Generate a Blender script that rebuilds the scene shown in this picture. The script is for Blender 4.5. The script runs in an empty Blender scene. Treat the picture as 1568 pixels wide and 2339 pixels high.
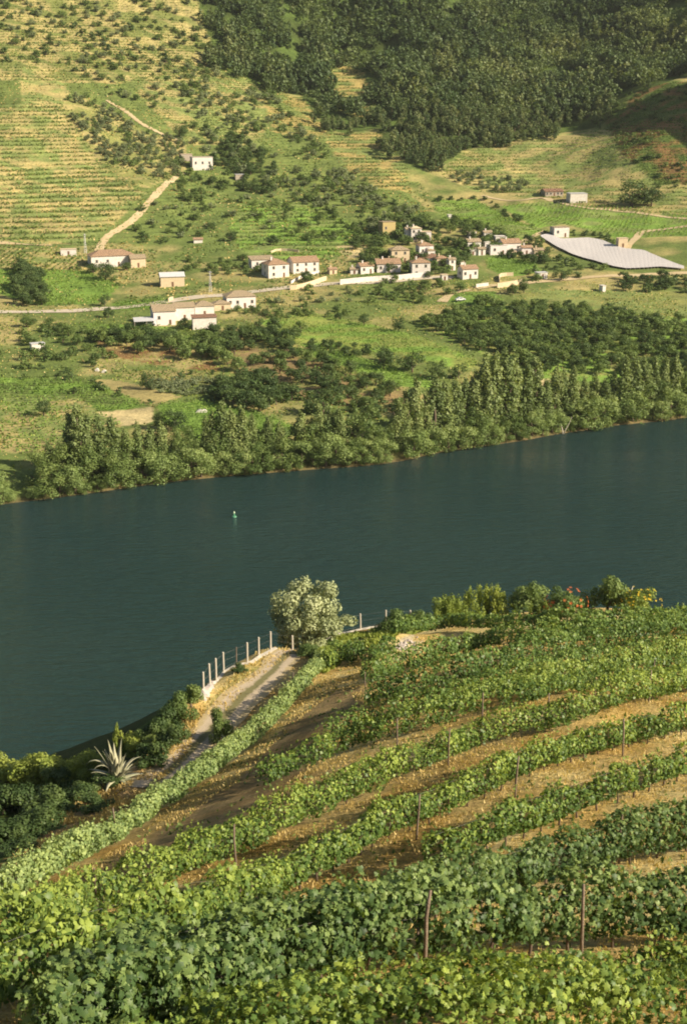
import bpy, math, random
import numpy as np
from mathutils import Vector
R = math.radians
rng = np.random.default_rng(7)
random.seed(7)
sc = bpy.context.scene
COL = sc.collection

# ------------------------------------------------------------------ camera, sky, sun
PITCH = R(17.5)
CAMZ = 100.0
FPX = 3025.0                      # focal length in pixels of a 1568 x 2338 picture
CX, CY = 784.0, 1169.0
cam = bpy.data.cameras.new('camera')
cam.sensor_fit = 'VERTICAL'; cam.sensor_height = 36.0
cam.lens = 36.0 * FPX / 2338.0
cam.clip_start = 0.5; cam.clip_end = 6000
co = bpy.data.objects.new('camera', cam); COL.objects.link(co)
co.location = (0, 0, CAMZ); co.rotation_euler = (R(90) - PITCH, 0, 0)
sc.camera = co

SUN_EL = R(31); SUN_AZ = math.atan2(0.93, -0.36)          # azimuth from +Y towards +X
world = bpy.data.worlds.new('World'); sc.world = world; world.use_nodes = True
wn = world.node_tree.nodes; wl = world.node_tree.links
sky = wn.new('ShaderNodeTexSky'); sky.sky_type = 'NISHITA'; sky.sun_disc = False
sky.sun_elevation = SUN_EL; sky.sun_rotation = SUN_AZ
sky.dust_density = 2.5; sky.air_density = 1.0
bg = wn['Background']; bg.inputs['Strength'].default_value = 0.055
wl.new(sky.outputs[0], bg.inputs['Color'])
sl = bpy.data.lights.new('sun', 'SUN'); sl.energy = 5.0; sl.angle = R(0.5); sl.color = (1.0, 0.87, 0.66)
so = bpy.data.objects.new('sun', sl); COL.objects.link(so); so.location = (200, -100, 300)
sd = Vector((math.sin(SUN_AZ)*math.cos(SUN_EL), math.cos(SUN_AZ)*math.cos(SUN_EL), math.sin(SUN_EL)))
so.rotation_euler = sd.to_track_quat('Z', 'Y').to_euler()
sc.view_settings.view_transform = 'Standard'; sc.view_settings.look = 'None'
sc.view_settings.gamma = 1.0; sc.view_settings.use_curve_mapping = False
sc.view_settings.exposure = 0.85
sc.cycles.use_denoising = True
sc.cycles.filter_width = 1.9
sc.cycles.max_bounces = 6; sc.cycles.diffuse_bounces = 3; sc.cycles.glossy_bounces = 2
sc.cycles.transmission_bounces = 3; sc.cycles.transparent_max_bounces = 4

# ------------------------------------------------------------------ helpers: objects
def tag(o, label=None, cat=None, group=None, kind=None):
    if label: o['label'] = label
    if cat: o['category'] = cat
    if group: o['group'] = group
    if kind: o['kind'] = kind
    return o
def link(name, me, parent=None, loc=None):
    o = bpy.data.objects.new(name, me); COL.objects.link(o)
    if loc is not None: o.location = loc
    if parent is not None: o.parent = parent
    return o
def make_mesh(name, V, faces, mats=(), smooth=False, tint=None, col=None, mi=None):
    """faces: an (n,k) array or a list of such arrays"""
    if not isinstance(faces, (list, tuple)): faces = [faces]
    faces = [np.asarray(f, dtype=np.int32) for f in faces if len(f)]
    V = np.asarray(V, dtype=np.float32)
    me = bpy.data.meshes.new(name)
    me.vertices.add(len(V)); me.vertices.foreach_set('co', V.ravel())
    tot = np.concatenate([np.full(len(f), f.shape[1], dtype=np.int32) for f in faces])
    idx = np.concatenate([f.ravel() for f in faces])
    me.loops.add(len(idx)); me.loops.foreach_set('vertex_index', idx)
    me.polygons.add(len(tot))
    st = np.concatenate([[0], np.cumsum(tot)[:-1]]).astype(np.int32)
    me.polygons.foreach_set('loop_start', st); me.polygons.foreach_set('loop_total', tot)
    if mi is not None: me.polygons.foreach_set('material_index', np.asarray(mi, dtype=np.int32))
    if smooth: me.polygons.foreach_set('use_smooth', np.ones(len(tot), dtype=bool))
    for m in mats: me.materials.append(m)
    if tint is not None:
        a = me.attributes.new('tint', 'FLOAT', 'FACE'); a.data.foreach_set('value', np.asarray(tint, dtype=np.float32))
    if col is not None:
        a = me.attributes.new('ground_colour', 'FLOAT_COLOR', 'POINT')
        c4 = np.ones((len(V), 4), dtype=np.float32); c4[:, :3] = col
        a.data.foreach_set('color', c4.ravel())
    me.update(calc_edges=True); me.validate()
    return me
class MB:                                  # a small mesh builder of lists
    def __init__(s): s.v = []; s.f = []
    def add(s, V, F):
        b = len(s.v); s.v += [tuple(v) for v in V]; s.f += [tuple(i+b for i in f) for f in F]
    def box(s, x0, x1, y0, y1, z0, z1):
        s.add([(x0,y0,z0),(x1,y0,z0),(x1,y1,z0),(x0,y1,z0),(x0,y0,z1),(x1,y0,z1),(x1,y1,z1),(x0,y1,z1)],
              [(0,3,2,1),(4,5,6,7),(0,1,5,4),(1,2,6,5),(2,3,7,6),(3,0,4,7)])
    def tube(s, P, rad, n=6, cap=True):
        P = [Vector(p) for p in P]; m = len(P); b = len(s.v)
        for i, p in enumerate(P):
            t = (P[min(i+1, m-1)] - P[max(i-1, 0)]).normalized()
            u = t.cross(Vector((0.13, 0.97, 0.21))).normalized(); w = t.cross(u)
            r = rad[i] if hasattr(rad, '__len__') else rad
            for k in range(n):
                a = 2*math.pi*k/n; s.v.append(tuple(p + u*(r*math.cos(a)) + w*(r*math.sin(a))))
        for i in range(m-1):
            for k in range(n):
                a = b+i*n+k; c = b+i*n+(k+1) % n; s.f.append((a, c, c+n, a+n))
        if cap: s.f.append(tuple(b+(m-1)*n+k for k in range(n))); s.f.append(tuple(b+n-1-k for k in range(n)))
    def mesh(s, name, mat, smooth=False):
        me = bpy.data.meshes.new(name); me.from_pydata(s.v, [], s.f)
        for m in (mat if isinstance(mat, (list, tuple)) else [mat]): me.materials.append(m)
        if smooth: me.polygons.foreach_set('use_smooth', [True]*len(me.polygons))
        me.update(); return me
    def build(s, name, mat, parent=None, loc=None, smooth=False): return link(name, s.mesh(name, mat, smooth), parent, loc)

# ------------------------------------------------------------------ helpers: materials
def new_mat(name):
    m = bpy.data.materials.new(name); m.use_nodes = True
    nt = m.node_tree; nt.nodes.clear(); return m, nt.nodes, nt.links
def ramp(n, l, src, stops):
    r = n.new('ShaderNodeValToRGB'); l.new(src, r.inputs[0]); e = r.color_ramp.elements
    while len(e) < len(stops): e.new(0.5)
    for i, (p, c) in enumerate(stops): e[i].position = p; e[i].color = (*c, 1) if len(c) == 3 else c
    return r.outputs[0]
def noise(n, l, scale, detail=4, rough=.6, vec=None):
    t = n.new('ShaderNodeTexNoise'); t.inputs['Scale'].default_value = scale
    t.inputs['Detail'].default_value = detail; t.inputs['Roughness'].default_value = rough
    if vec is None:
        g = n.new('ShaderNodeNewGeometry'); vec = g.outputs['Position']
    l.new(vec, t.inputs['Vector']); return t.outputs['Fac']
def mix(n, l, fac, a, b, mode='MIX'):
    x = n.new('ShaderNodeMix'); x.data_type = 'RGBA'; x.blend_type = mode
    for s, v in ((x.inputs[0], fac), (x.inputs[6], a), (x.inputs[7], b)):
        if isinstance(v, (int, float)): s.default_value = v
        elif isinstance(v, tuple): s.default_value = (*v, 1)
        else: l.new(v, s)
    return x.outputs[2]
def foliage_mat(name, dark, mid, light, transl=.3, rough=.55):
    m, n, l = new_mat(name)
    at = n.new('ShaderNodeAttribute'); at.attribute_name = 'tint'
    oi = n.new('ShaderNodeObjectInfo')
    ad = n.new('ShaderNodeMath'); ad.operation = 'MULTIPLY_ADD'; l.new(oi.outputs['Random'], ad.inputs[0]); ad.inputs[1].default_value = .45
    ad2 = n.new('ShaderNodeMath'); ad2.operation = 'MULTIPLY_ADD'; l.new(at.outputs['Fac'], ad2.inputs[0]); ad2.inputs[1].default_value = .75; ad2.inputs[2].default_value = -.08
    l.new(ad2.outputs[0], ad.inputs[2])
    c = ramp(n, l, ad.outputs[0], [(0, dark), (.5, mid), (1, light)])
    d = n.new('ShaderNodeBsdfPrincipled'); l.new(c, d.inputs['Base Color']); d.inputs['Roughness'].default_value = rough
    d.inputs['Specular IOR Level'].default_value = .25
    t = n.new('ShaderNodeBsdfTranslucent'); c2 = mix(n, l, 1.0, c, (1.25, 1.2, .45), 'MULTIPLY'); l.new(c2, t.inputs[0])
    x = n.new('ShaderNodeMixShader'); x.inputs[0].default_value = transl
    l.new(d.outputs[0], x.inputs[1]); l.new(t.outputs[0], x.inputs[2])
    o = n.new('ShaderNodeOutputMaterial'); l.new(x.outputs[0], o.inputs[0])
    return m
def solid_mat(name, base, var=None, scale=2.0, rough=.85, bump=0.0, bscale=20, metal=0.0):
    m, n, l = new_mat(name)
    d = n.new('ShaderNodeBsdfPrincipled'); d.inputs['Roughness'].default_value = rough; d.inputs['Metallic'].default_value = metal
    tc = n.new('ShaderNodeTexCoord')
    f = noise(n, l, scale, 5, .65, tc.outputs['Object'])
    c = ramp(n, l, f, [(.3, base), (.7, var or tuple(x*.75 for x in base))])
    l.new(c, d.inputs['Base Color'])
    if bump:
        b = n.new('ShaderNodeBump'); b.inputs['Strength'].default_value = bump; b.inputs['Distance'].default_value = .05
        l.new(noise(n, l, bscale, 4, .6, tc.outputs['Object']), b.inputs['Height']); l.new(b.outputs[0], d.inputs['Normal'])
    o = n.new('ShaderNodeOutputMaterial'); l.new(d.outputs[0], o.inputs[0])
    return m
def ground_mat(name, fine, coarse, blotch=None, bump=.6, amount=.35):
    """takes the ground's own colour from the mesh and adds grain, tufts and blotches"""
    m, n, l = new_mat(name)
    at = n.new('ShaderNodeAttribute'); at.attribute_name = 'ground_colour'
    f1 = noise(n, l, fine, 5, .7); f2 = noise(n, l, coarse, 4, .6)
    g1 = ramp(n, l, f1, [(.3, (1-amount,)*3), (.7, (1+amount,)*3)])
    g2 = ramp(n, l, f2, [(.35, (1-amount*.5, 1-amount*.45, 1-amount*.45)), (.65, (1+amount*.5, 1+amount*.45, 1+amount*.3))])
    c = mix(n, l, 1.0, mix(n, l, 1.0, at.outputs['Color'], g1, 'MULTIPLY'), g2, 'MULTIPLY')
    if blotch:
        f3 = noise(n, l, blotch[0], 3, .5)
        k = ramp(n, l, f3, [(.52, (0, 0, 0)), (.62, (1, 1, 1))])
        mul = n.new('ShaderNodeMath'); mul.operation = 'MULTIPLY'; mul.inputs[1].default_value = blotch[2]; l.new(k, mul.inputs[0])
        c = mix(n, l, mul.outputs[0], c, blotch[1])
    d = n.new('ShaderNodeBsdfPrincipled'); d.inputs['Roughness'].default_value = .95; d.inputs['Specular IOR Level'].default_value = .1
    l.new(c, d.inputs['Base Color'])
    b = n.new('ShaderNodeBump'); b.inputs['Strength'].default_value = bump; b.inputs['Distance'].default_value = .25
    l.new(f1, b.inputs['Height']); l.new(b.outputs[0], d.inputs['Normal'])
    o = n.new('ShaderNodeOutputMaterial'); l.new(d.outputs[0], o.inputs[0])
    return m

# ------------------------------------------------------------------ terrain functions
SP, CP = math.sin(PITCH), math.cos(PITCH)
def ray(px, py):
    u = (np.asarray(px, float) - CX)/FPX; v = (CY - np.asarray(py, float))/FPX
    return u, CP + v*SP, -SP + v*CP                      # per unit of depth
def pt(px, py, d):
    a, b, c = ray(px, py); return (float(a*d), float(b*d), float(CAMZ + c*d))
_NT = {}
def vnoise(x, y, seed):
    T = _NT.get(seed)
    if T is None: T = _NT[seed] = np.random.default_rng(seed).random((256, 256))
    xi = np.floor(x).astype(int); yi = np.floor(y).astype(int); fx = x-xi; fy = y-yi
    fx = fx*fx*(3-2*fx); fy = fy*fy*(3-2*fy)
    g = lambda i, j: T[(xi+i) % 256, (yi+j) % 256]
    return (g(0,0)*(1-fx)+g(1,0)*fx)*(1-fy) + (g(0,1)*(1-fx)+g(1,1)*fx)*fy
def fbm(x, y, s, o=4, seed=1):
    t = 0; a = .5; q = 0
    for k in range(o): t = t + a*vnoise(x/s*2**k+17.3*k, y/s*2**k+5.1*k, seed+k); q += a; a *= .5
    return t/q
class RBF:
    def __init__(s, P, c=6.0, lam=0.02):
        P = np.array(P, float); s.X = P[:, :2]; s.c = c; n = len(P)
        A = np.zeros((n+3, n+3)); D = np.linalg.norm(s.X[:, None]-s.X[None], axis=2)
        A[:n, :n] = np.sqrt(D**2+c*c) - lam*np.eye(n)*0; A[:n, n] = 1; A[:n, n+1:] = s.X; A[n, :n] = 1; A[n+1:, :n] = s.X.T
        A[:n, :n] -= np.eye(n)*lam
        b = np.zeros(n+3); b[:n] = P[:, 2]; s.w = np.linalg.solve(A, b)
    def __call__(s, x, y):
        x = np.asarray(x, float); y = np.asarray(y, float); n = len(s.X)
        r = s.w[n] + s.w[n+1]*x + s.w[n+2]*y
        for i in range(n): r = r + s.w[i]*np.sqrt((x-s.X[i,0])**2+(y-s.X[i,1])**2+s.c**2)
        return r
def water_pt(px, py): 
    a, b, c = ray(px, py); d = -CAMZ/c; return (float(a*d), float(b*d))
bank_px = [(-300,1190),(-100,1165),(50,1146),(200,1127),(330,1108),(450,1094),(560,1084),(700,1073),(880,1058),(1000,1034),(1150,1012),(1280,990),(1400,972),(1500,962),(1700,935),(1950,905)]
bank = np.array([water_pt(*p) for p in bank_px])
def bank_y(x): 
    x = np.asarray(x, float)
    y = np.interp(x, bank[:,0], bank[:,1])
    return y + np.where(x > bank[-1,0], (x-bank[-1,0])*.45, 0) + np.where(x < bank[0,0], (x-bank[0,0])*.2, 0)
far_pts = [(x, y, 0.0) for x, y in bank] + [(x, y-25, -6.0) for x, y in bank[::2]] + [(x, y+9, 2.2) for x, y in bank]
for p in [(50,1000,383),(600,1000,383),(1100,930,430),(1500,900,449),(50,900,428),(600,900,430),(1000,850,455),(1500,830,482),
          (50,800,478),(500,800,480),(1000,780,492),(1500,760,508),(50,715,536),(500,700,548),(1000,700,550),(1500,690,560),
          (50,640,590),(400,640,594),(800,640,590),(1200,640,590),(1500,630,600),(50,560,640),(400,560,655),(784,560,652),(1200,560,655),(1500,570,645),
          (50,450,692),(50,350,737),(50,240,785),(50,80,870),(400,450,715),(400,350,770),(400,240,830),(400,80,925),
          (784,450,742),(784,350,812),(784,240,890),(784,80,985),(1100,470,735),(1100,380,795),(1100,300,850),(1100,180,930),(1100,80,1000),
          (1300,455,738),(1300,400,785),(1310,300,850),(1320,200,915),(1300,80,1005),(1500,500,700),(1500,420,745),(1500,300,790),(1510,200,850),(1500,80,950),
          (620,200,905),(900,370,792),(960,200,905),
          (-150,560,640),(-150,240,790),(1750,560,640),(1750,300,800)]:
    far_pts.append(pt(*p))
far_pts += [(200,468,2.5),(300,520,2.5),(200,440,-6),(300,485,-6),(-200,255,-4),(-200,300,2)]
for x in (-350, 0, 350): far_pts += [(x, 1120, 255), (x, 1350, 330)]
_far = RBF(far_pts, c=8.0, lam=.05)
def z_far0(x, y):
    x = np.asarray(x, float); y = np.asarray(y, float)
    z = _far(x, y)
    hill = np.clip((y-620)/120, 0, 1)
    z = z + hill*(fbm(x, y, 70, 3, 31)-.5)*9 + hill*(fbm(x, y, 22, 3, 41)-.5)*2.4
    z = z + np.clip((y-bank_y(x)-12)/30, 0, 1)*(fbm(x, y, 30, 3, 51)-.5)*1.6
    z = z + 195*np.exp(-(((x-422)/86)**2 + ((y-742)/150)**2))*(.75+.5*fbm(x, y, 45, 3, 58))            # the hill right of the picture whose shade falls into it
    inl = y - bank_y(x)
    return np.where(inl > 10, np.maximum(z, 1.6), z)
near_pts = [pt(*p) for p in [(784,2338,25),(50,2250,28),(1500,2290,27),(784,2200,30),(1300,2165,33),(1500,2150,33.5),(300,2330,26),(1412,1970,46),(900,2140,35),(600,2230,29),
    (1130,1815,60),(700,1985,52),(1506,1690,70),(1022,1745,68),(1355,1625,75),(540,1960,57),(230,2090,50),(60,2150,46),(1060,1625,85),(1350,1570,92),(700,1745,80),
    (1055,1560,97),(850,1612,96),(1210,1530,102),(1200,1470,116),(1506,1435,124),(1506,1500,106),(1200,1435,130),(900,1450,134),(1500,1410,140),
    (60,2040,57),(150,1985,63),(290,1905,74),(400,1830,83),(520,1740,95),(600,1670,104),(665,1600,114),(715,1540,124),
    (700,1490,136),(640,1520,129),(560,1600,117),(500,1650,111),(450,1700,106),(410,1740,102),(370,1775,99),(478,1575,118),(565,1515,127),(617,1485,133),(765,1450,150),(880,1430,162),
    (420,1625,113),(395,1690,107.5),(330,1735,103),(265,1775,100),(230,1830,95),(100,1920,84),(48,1950,79),(280,1840,91),
    (150,1850,108),(48,1870,103),(60,1780,124),(370,1660,131),(250,1740,128),(840,1480,142),(930,1480,133),
    (1150,1410,168),(1300,1395,172),(1450,1395,165),(1000,1420,158)]]
near_pts += [(-90,170,0),(-50,180,0),(-20,190,0),(10,203,0),(40,216,0),(75,228,0),(110,238,0)]
near_pts += [(-50,205,-9),(0,226,-9),(50,240,-9),(100,258,-9),(0,0,93),(12,-12,97),(-16,-8,95),(60,5,92),(70,60,72),(-40,10,84),(-60,45,62),(-45,85,46),(-80,110,26),(85,140,38)]
_near = RBF(near_pts, c=3.0, lam=.03)
path_px = [(345,1800),(370,1775),(410,1740),(450,1700),(500,1650),(545,1600),(590,1560),(625,1530),(650,1500),(690,1497)]
def z_near0(x, y): return _near(x, y)
def hit(px, py, side='far', zf=None):
    """where the line of sight through a point of the photograph meets the land"""
    px = np.atleast_1d(np.asarray(px, float)); py = np.atleast_1d(np.asarray(py, float))
    a, b, c = ray(px, py)
    if side == 'far': ds = np.arange(300, 1700, 5.0); zf = zf or z_far0
    else: ds = np.arange(14, 300, .8); zf = zf or z_near0
    x = a[:, None]*ds; y = b[:, None]*ds; z = CAMZ + c[:, None]*ds
    g = z - zf(x, y); k = np.argmax(g < 0, axis=1); bad = ~(g < 0).any(axis=1); k = np.where(bad, len(ds)-1, np.maximum(k, 1))
    lo = ds[k-1]; hi = ds[k]
    for _ in range(16):
        m = (lo+hi)/2; s = (CAMZ + c*m - zf(a*m, b*m)) < 0
        hi = np.where(s, m, hi); lo = np.where(s, lo, m)
    d = (lo+hi)/2
    return np.stack([a*d, b*d, zf(a*d, b*d), d], 1)
def dens(poly, step=40):
    out = []; n = len(poly)
    for i in range(n):
        p, q = poly[i], poly[(i+1) % n]; m = max(1, int(math.hypot(p[0]-q[0], p[1]-q[1])/step))
        out += [(p[0]+(q[0]-p[0])*k/m, p[1]+(q[1]-p[1])*k/m) for k in range(m)]
    return out
def wpoly(poly, side='far'):
    d = dens(poly); h = hit([p[0] for p in d], [p[1] for p in d], side); return h[:, :2]
def pip(x, y, P):
    ins = np.zeros(np.shape(x), bool); n = len(P)
    bx = (x >= P[:,0].min()) & (x <= P[:,0].max()) & (y >= P[:,1].min()) & (y <= P[:,1].max())
    xs, ys = x[bx], y[bx]; r = np.zeros(xs.shape, bool)
    for i in range(n):
        x1, y1 = P[i]; x2, y2 = P[(i+1) % n]
        if y1 == y2: continue
        c = ((y1 > ys) != (y2 > ys)) & (xs < (x2-x1)*(ys-y1)/(y2-y1)+x1); r ^= c
    ins[bx] = r; return ins
# smooth track bench on the near side
_pp = hit([p[0] for p in path_px], [p[1] for p in path_px], 'near')
path_w = _pp[:, :3].copy()
def polyline_dist(x, y, P):
    best = np.full(np.shape(x), 1e9); zz = np.zeros(np.shape(x)); sg = np.zeros(np.shape(x))
    for i in range(len(P)-1):
        ax, ay, az = P[i]; bx, by, bz = P[i+1]; L = (bx-ax)**2+(by-ay)**2
        t = np.clip(((x-ax)*(bx-ax)+(y-ay)*(by-ay))/L, 0, 1)
        d = np.hypot(x-ax-t*(bx-ax), y-ay-t*(by-ay)); m = d < best
        best = np.where(m, d, best); zz = np.where(m, az+t*(bz-az), zz)
    return best, zz
def resample(P, step):
    P = np.array(P, float); 
    # Catmull-Rom then even spacing
    Q = []
    for i in range(len(P)-1):
        p0, p1, p2, p3 = P[max(i-1,0)], P[i], P[i+1], P[min(i+2,len(P)-1)]
        for t in np.linspace(0, 1, 12, endpoint=False):
            Q.append(.5*((2*p1)+(-p0+p2)*t+(2*p0-5*p1+4*p2-p3)*t*t+(-p0+3*p1-3*p2+p3)*t**3))
    Q.append(P[-1]); Q = np.array(Q)
    L = np.concatenate([[0], np.cumsum(np.linalg.norm(np.diff(Q[:, :2], axis=0), axis=1))])
    s = np.arange(0, L[-1], step)
    return np.stack([np.interp(s, L, Q[:, k]) for k in range(Q.shape[1])], 1)
path_line = resample(path_w, 1.0)
def z_near(x, y):
    x = np.asarray(x, float); y = np.asarray(y, float)
    z = z_near0(x, y) + (fbm(x, y, 5, 3, 61)-.5)*.5
    return z
_bench = path_line[::4]
def z_near_full(x, y):
    z = z_near(x, y); d, pz = polyline_dist(np.asarray(x, float), np.asarray(y, float), _bench)
    w = np.clip(1-(d-1.7)/2.0, 0, 1); w = w*w*(3-2*w)
    return z*(1-w) + pz*w

# ------------------------------------------------------------------ land use on the far bank
TAN=(.33,.28,.12); PALE=(.46,.38,.2); GREEN=(.16,.26,.05); YG=(.175,.215,.07); SCRUB=(.12,.16,.045); SOIL=(.24,.175,.085)
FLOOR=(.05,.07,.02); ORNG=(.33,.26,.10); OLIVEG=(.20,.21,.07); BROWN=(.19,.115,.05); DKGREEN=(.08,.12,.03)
Z = []    # name, outline, soil colour, terrace height, rows: (kind, spacing, width share, clump size, material key)
def zone(name, poly, col, terr=0, rows=None, var=None): Z.append(dict(name=name, poly=wpoly(poly), col=col, terr=terr, rows=rows, var=var))
zone('hill', [(-60,0),(500,0),(620,200),(760,330),(960,460),(1010,520),(860,560),(600,560),(420,540),(200,560),(-60,560)], (.135,.17,.05), 1.5, None, SCRUB)  # dimmer light towards the top put into this darker hill colour
zone('top left terraces', [(-60,0),(470,0),(500,130),(420,180),(250,190),(-60,180)], (.15,.17,.055), 1.8, ('contour',4.2,.4,.8,'vine'), TAN)  # same upward light falloff put into the terrace colour
zone('mid slope terraces', [(300,180),(520,150),(620,210),(600,330),(430,330),(340,240)], YG, 1.4, ('contour',3.6,.3,.6,'vine'), TAN)
zone('pale bank', [(48,150),(90,160),(150,190),(175,240),(48,240)], TAN, 1.5, None, YG)
zone('left terraces', [(-60,236),(140,240),(200,330),(280,420),(335,440),(250,520),(190,556),(-60,548)], TAN, 2.0, ('contour',2.9,.52,.75,'vine'), YG)
zone('olive belt', [(140,240),(185,215),(250,250),(330,300),(420,320),(425,385),(340,430),(290,420),(200,335)], TAN, 0, None, OLIVEG)
zone('brown field under wood', [(600,215),(690,220),(745,300),(720,320),(620,300)], ORNG, 1.2, ('contour',3.2,.35,.6,'vine'), YG)
zone('terraces under wood', [(742,305),(870,302),(930,385),(935,440),(860,430),(770,370)], YG, 1.6, ('contour',3.3,.4,.7,'vine'), ORNG)
zone('middle terraces', [(545,470),(640,455),(745,475),(850,540),(760,592),(650,590),(560,575),(520,520)], YG, 1.3, ('contour',3.3,.45,.7,'vinelight'), GREEN)
zone('pale earth patch', [(765,560),(830,556),(850,580),(790,592)], PALE)
zone('slope vines', [(985,455),(1090,455),(1180,505),(1240,530),(1190,556),(1100,530),(1010,500)], GREEN, .8, ('angle',3.0,.5,.7,'vinelight',25), YG)
zone('right hill terraces', [(1000,400),(1060,345),(1115,328),(1240,312),(1400,290),(1620,250),(1620,500),(1400,480),(1230,455),(1100,440)], YG, 1.7, ('contour',3.1,.42,.7,'vine'), TAN)
zone('bright knoll', [(1010,385),(1065,350),(1125,345),(1160,390),(1120,410),(1020,400)], TAN, 1.0, ('contour',3.0,.35,.6,'vinelight'), YG)
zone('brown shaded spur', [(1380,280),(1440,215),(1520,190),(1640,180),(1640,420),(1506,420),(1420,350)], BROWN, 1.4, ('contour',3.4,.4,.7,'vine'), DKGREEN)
zone('right field', [(1140,470),(1240,462),(1400,470),(1640,500),(1640,535),(1410,545),(1290,512),(1215,522)], GREEN, 0, ('angle',2.4,.5,.6,'vinelight',70), YG)
zone('tan margin', [(1230,430),(1245,432),(1506,478),(1506,492),(1340,472),(1230,450)], TAN)
zone('small green vineyard', [(1104,590),(1150,582),(1222,600),(1235,622),(1160,632),(1110,612)], GREEN, 0, ('angle',2.2,.55,.5,'vinelight',15))
zone('upper left plot', [(-60,562),(100,566),(190,588),(200,618),(90,616),(-60,610)], TAN, 0, ('angle',2.6,.5,.9,'vine',80), YG)
zone('bright left field', [(-60,614),(200,618),(272,650),(268,662),(235,692),(120,699),(60,690),(-60,650)], GREEN, 0, ('angle',2.2,.6,.6,'vinelight',10))
zone('roadside strip', [(262,690),(385,682),(380,704),(262,708)], GREEN, 0, ('angle',2.0,.6,.5,'vinelight',5))
zone('field below the long house', [(170,738),(330,742),(470,752),(520,770),(440,790),(230,765)], SCRUB, 0, ('angle',2.4,.5,.7,'vine',8), GREEN)
zone('yellow green meadow', [(590,735),(690,712),(850,742),(960,770),(1105,832),(1050,846),(900,806),(690,792)], (.215,.25,.065), 0, ('angle',2.3,.45,.55,'vinelight',-14), GREEN)
zone('bright green strip', [(672,795),(780,803),(920,850),(1004,876),(985,886),(890,878),(760,862),(690,828)], GREEN, 0, ('angle',2.0,.62,.55,'vinelight',-14))
zone('orchard soil', [(480,790),(560,770),(760,830),(905,880),(960,930),(880,945),(700,910),(640,880),(500,840)], OLIVEG, 0, None, SOIL)
zone('plough strip', [(215,775),(480,800),(500,850),(380,838),(250,812)], BROWN, 0, None, TAN)
zone('rough plot', [(255,842),(500,850),(520,880),(380,870),(270,870)], OLIVEG, 0, ('angle',2.5,.35,.6,'vine',6), TAN)
zone('lower left vineyard', [(-60,862),(190,866),(270,900),(352,928),(232,941),(180,905),(-60,898)], GREEN, 0, ('angle',2.0,.6,.6,'vinelight',-10), SCRUB)
zone('dry triangle', [(200,866),(270,868),(410,905),(352,926),(270,898)], TAN)
zone('pale earth lower', [(222,942),(352,930),(347,966),(280,972),(180,950)], PALE)
zone('dry bank', [(-60,903),(178,907),(228,944),(285,972),(150,1000),(120,1030),(-60,1040)], TAN, 0, ('angle',3.0,.35,.7,'vinelight',20), YG)
zone('lower middle vineyard', [(362,925),(470,915),(600,945),(700,985),(640,1000),(450,1005),(365,960)], GREEN, 0, ('angle',2.0,.55,.55,'vinelight',-8))
zone('right meadow', [(1190,662),(1620,664),(1620,735),(1380,732),(1210,692)], YG, 0, None, OLIVEG)
zone('middle meadow', [(1034,668),(1130,664),(1150,690),(1090,698),(1030,690)], GREEN)
zone('orchard floor', [(950,742),(1090,692),(1330,700),(1620,735),(1620,880),(1250,870),(1080,800)], OLIVEG, 0, None, GREEN)
zone('sandy gap', [(1200,860),(1260,868),(1275,930),(1215,925)], PALE)
zone('bare slope', [(880,925),(1000,890),(1010,915),(900,960)], SOIL, 0, None, TAN)
WOOD = wpoly([(440,-40),(500,160),(560,175),(600,205),(690,218),(738,290),(790,306),(858,292),(900,350),(948,388),(1000,378),(1050,345),(1115,327),(1240,310),(1360,292),(1400,262),(1440,215),(1520,190),(1640,150),(1640,-40)])
CLEAR = wpoly([(752,142),(812,138),(856,240),(852,266),(790,262),(752,222)])
Z.append(dict(name='wood floor', poly=WOOD, col=FLOOR, terr=0, rows=None, var=DKGREEN))
Z.append(dict(name='clearing', poly=CLEAR, col=ORNG, terr=2.2, rows=('contour',3.4,.45,.7,'vine'), var=YG))
def jit(x, y, a=3.0): return x + (fbm(x, y, 9, 3, 71)-.5)*a*2, y + (fbm(x, y, 9, 3, 81)-.5)*a*2
def z_far(x, y):
    x = np.asarray(x, float); y = np.asarray(y, float); z = z_far0(x, y)
    T = np.zeros_like(z); xs, ys = x, y
    for q in Z:
        if q['name'] == 'olive belt' or q['terr'] or q['rows']:
            m = pip(xs, ys, q['poly']); T = np.where(m, q['terr'], T)
    h = np.maximum(T, .5); f = np.mod(z/h, 1.0)
    st = np.where(f < .78, f*.25/.78, .25+(f-.78)*.75/.22)
    return np.where(T > 0, z + (st-f)*h*.85, z)
# ------------------------------------------------------------------ far bank mesh
def fan(u0, u1, nu, ys, xs_fn=None):
    u = np.linspace(u0, u1, nu); Y = np.repeat(np.array(ys)[:, None], nu, 1); X = u[None]*Y
    n, m = Y.shape; i = np.arange(n*m).reshape(n, m)
    F = np.stack([i[:-1,:-1], i[:-1,1:], i[1:,1:], i[1:,:-1]], -1).reshape(-1, 4)
    return X, Y, F
ys = np.concatenate([np.arange(272, 560, 1.6), np.arange(560, 1010, 1.05), np.geomspace(1010, 1450, 70)])
X, Y, Fq = fan(-.40, .47, 350, ys)
Zf = z_far(X, Y)
Xj, Yj = jit(X, Y, 1.6)
C = np.zeros(X.shape+(3,)); n1 = fbm(X, Y, 14, 4, 91); n2 = fbm(X, Y, 45, 3, 95)
t = np.clip((n1*.6+n2*.4-.46)/.2, 0, 1)[..., None]
C[:] = np.array(SCRUB)*(1-t) + np.array(TAN)*t
def lerp(a, b, t): return np.array(a)*(1-t[..., None]) + np.array(b)*t[..., None]
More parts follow.
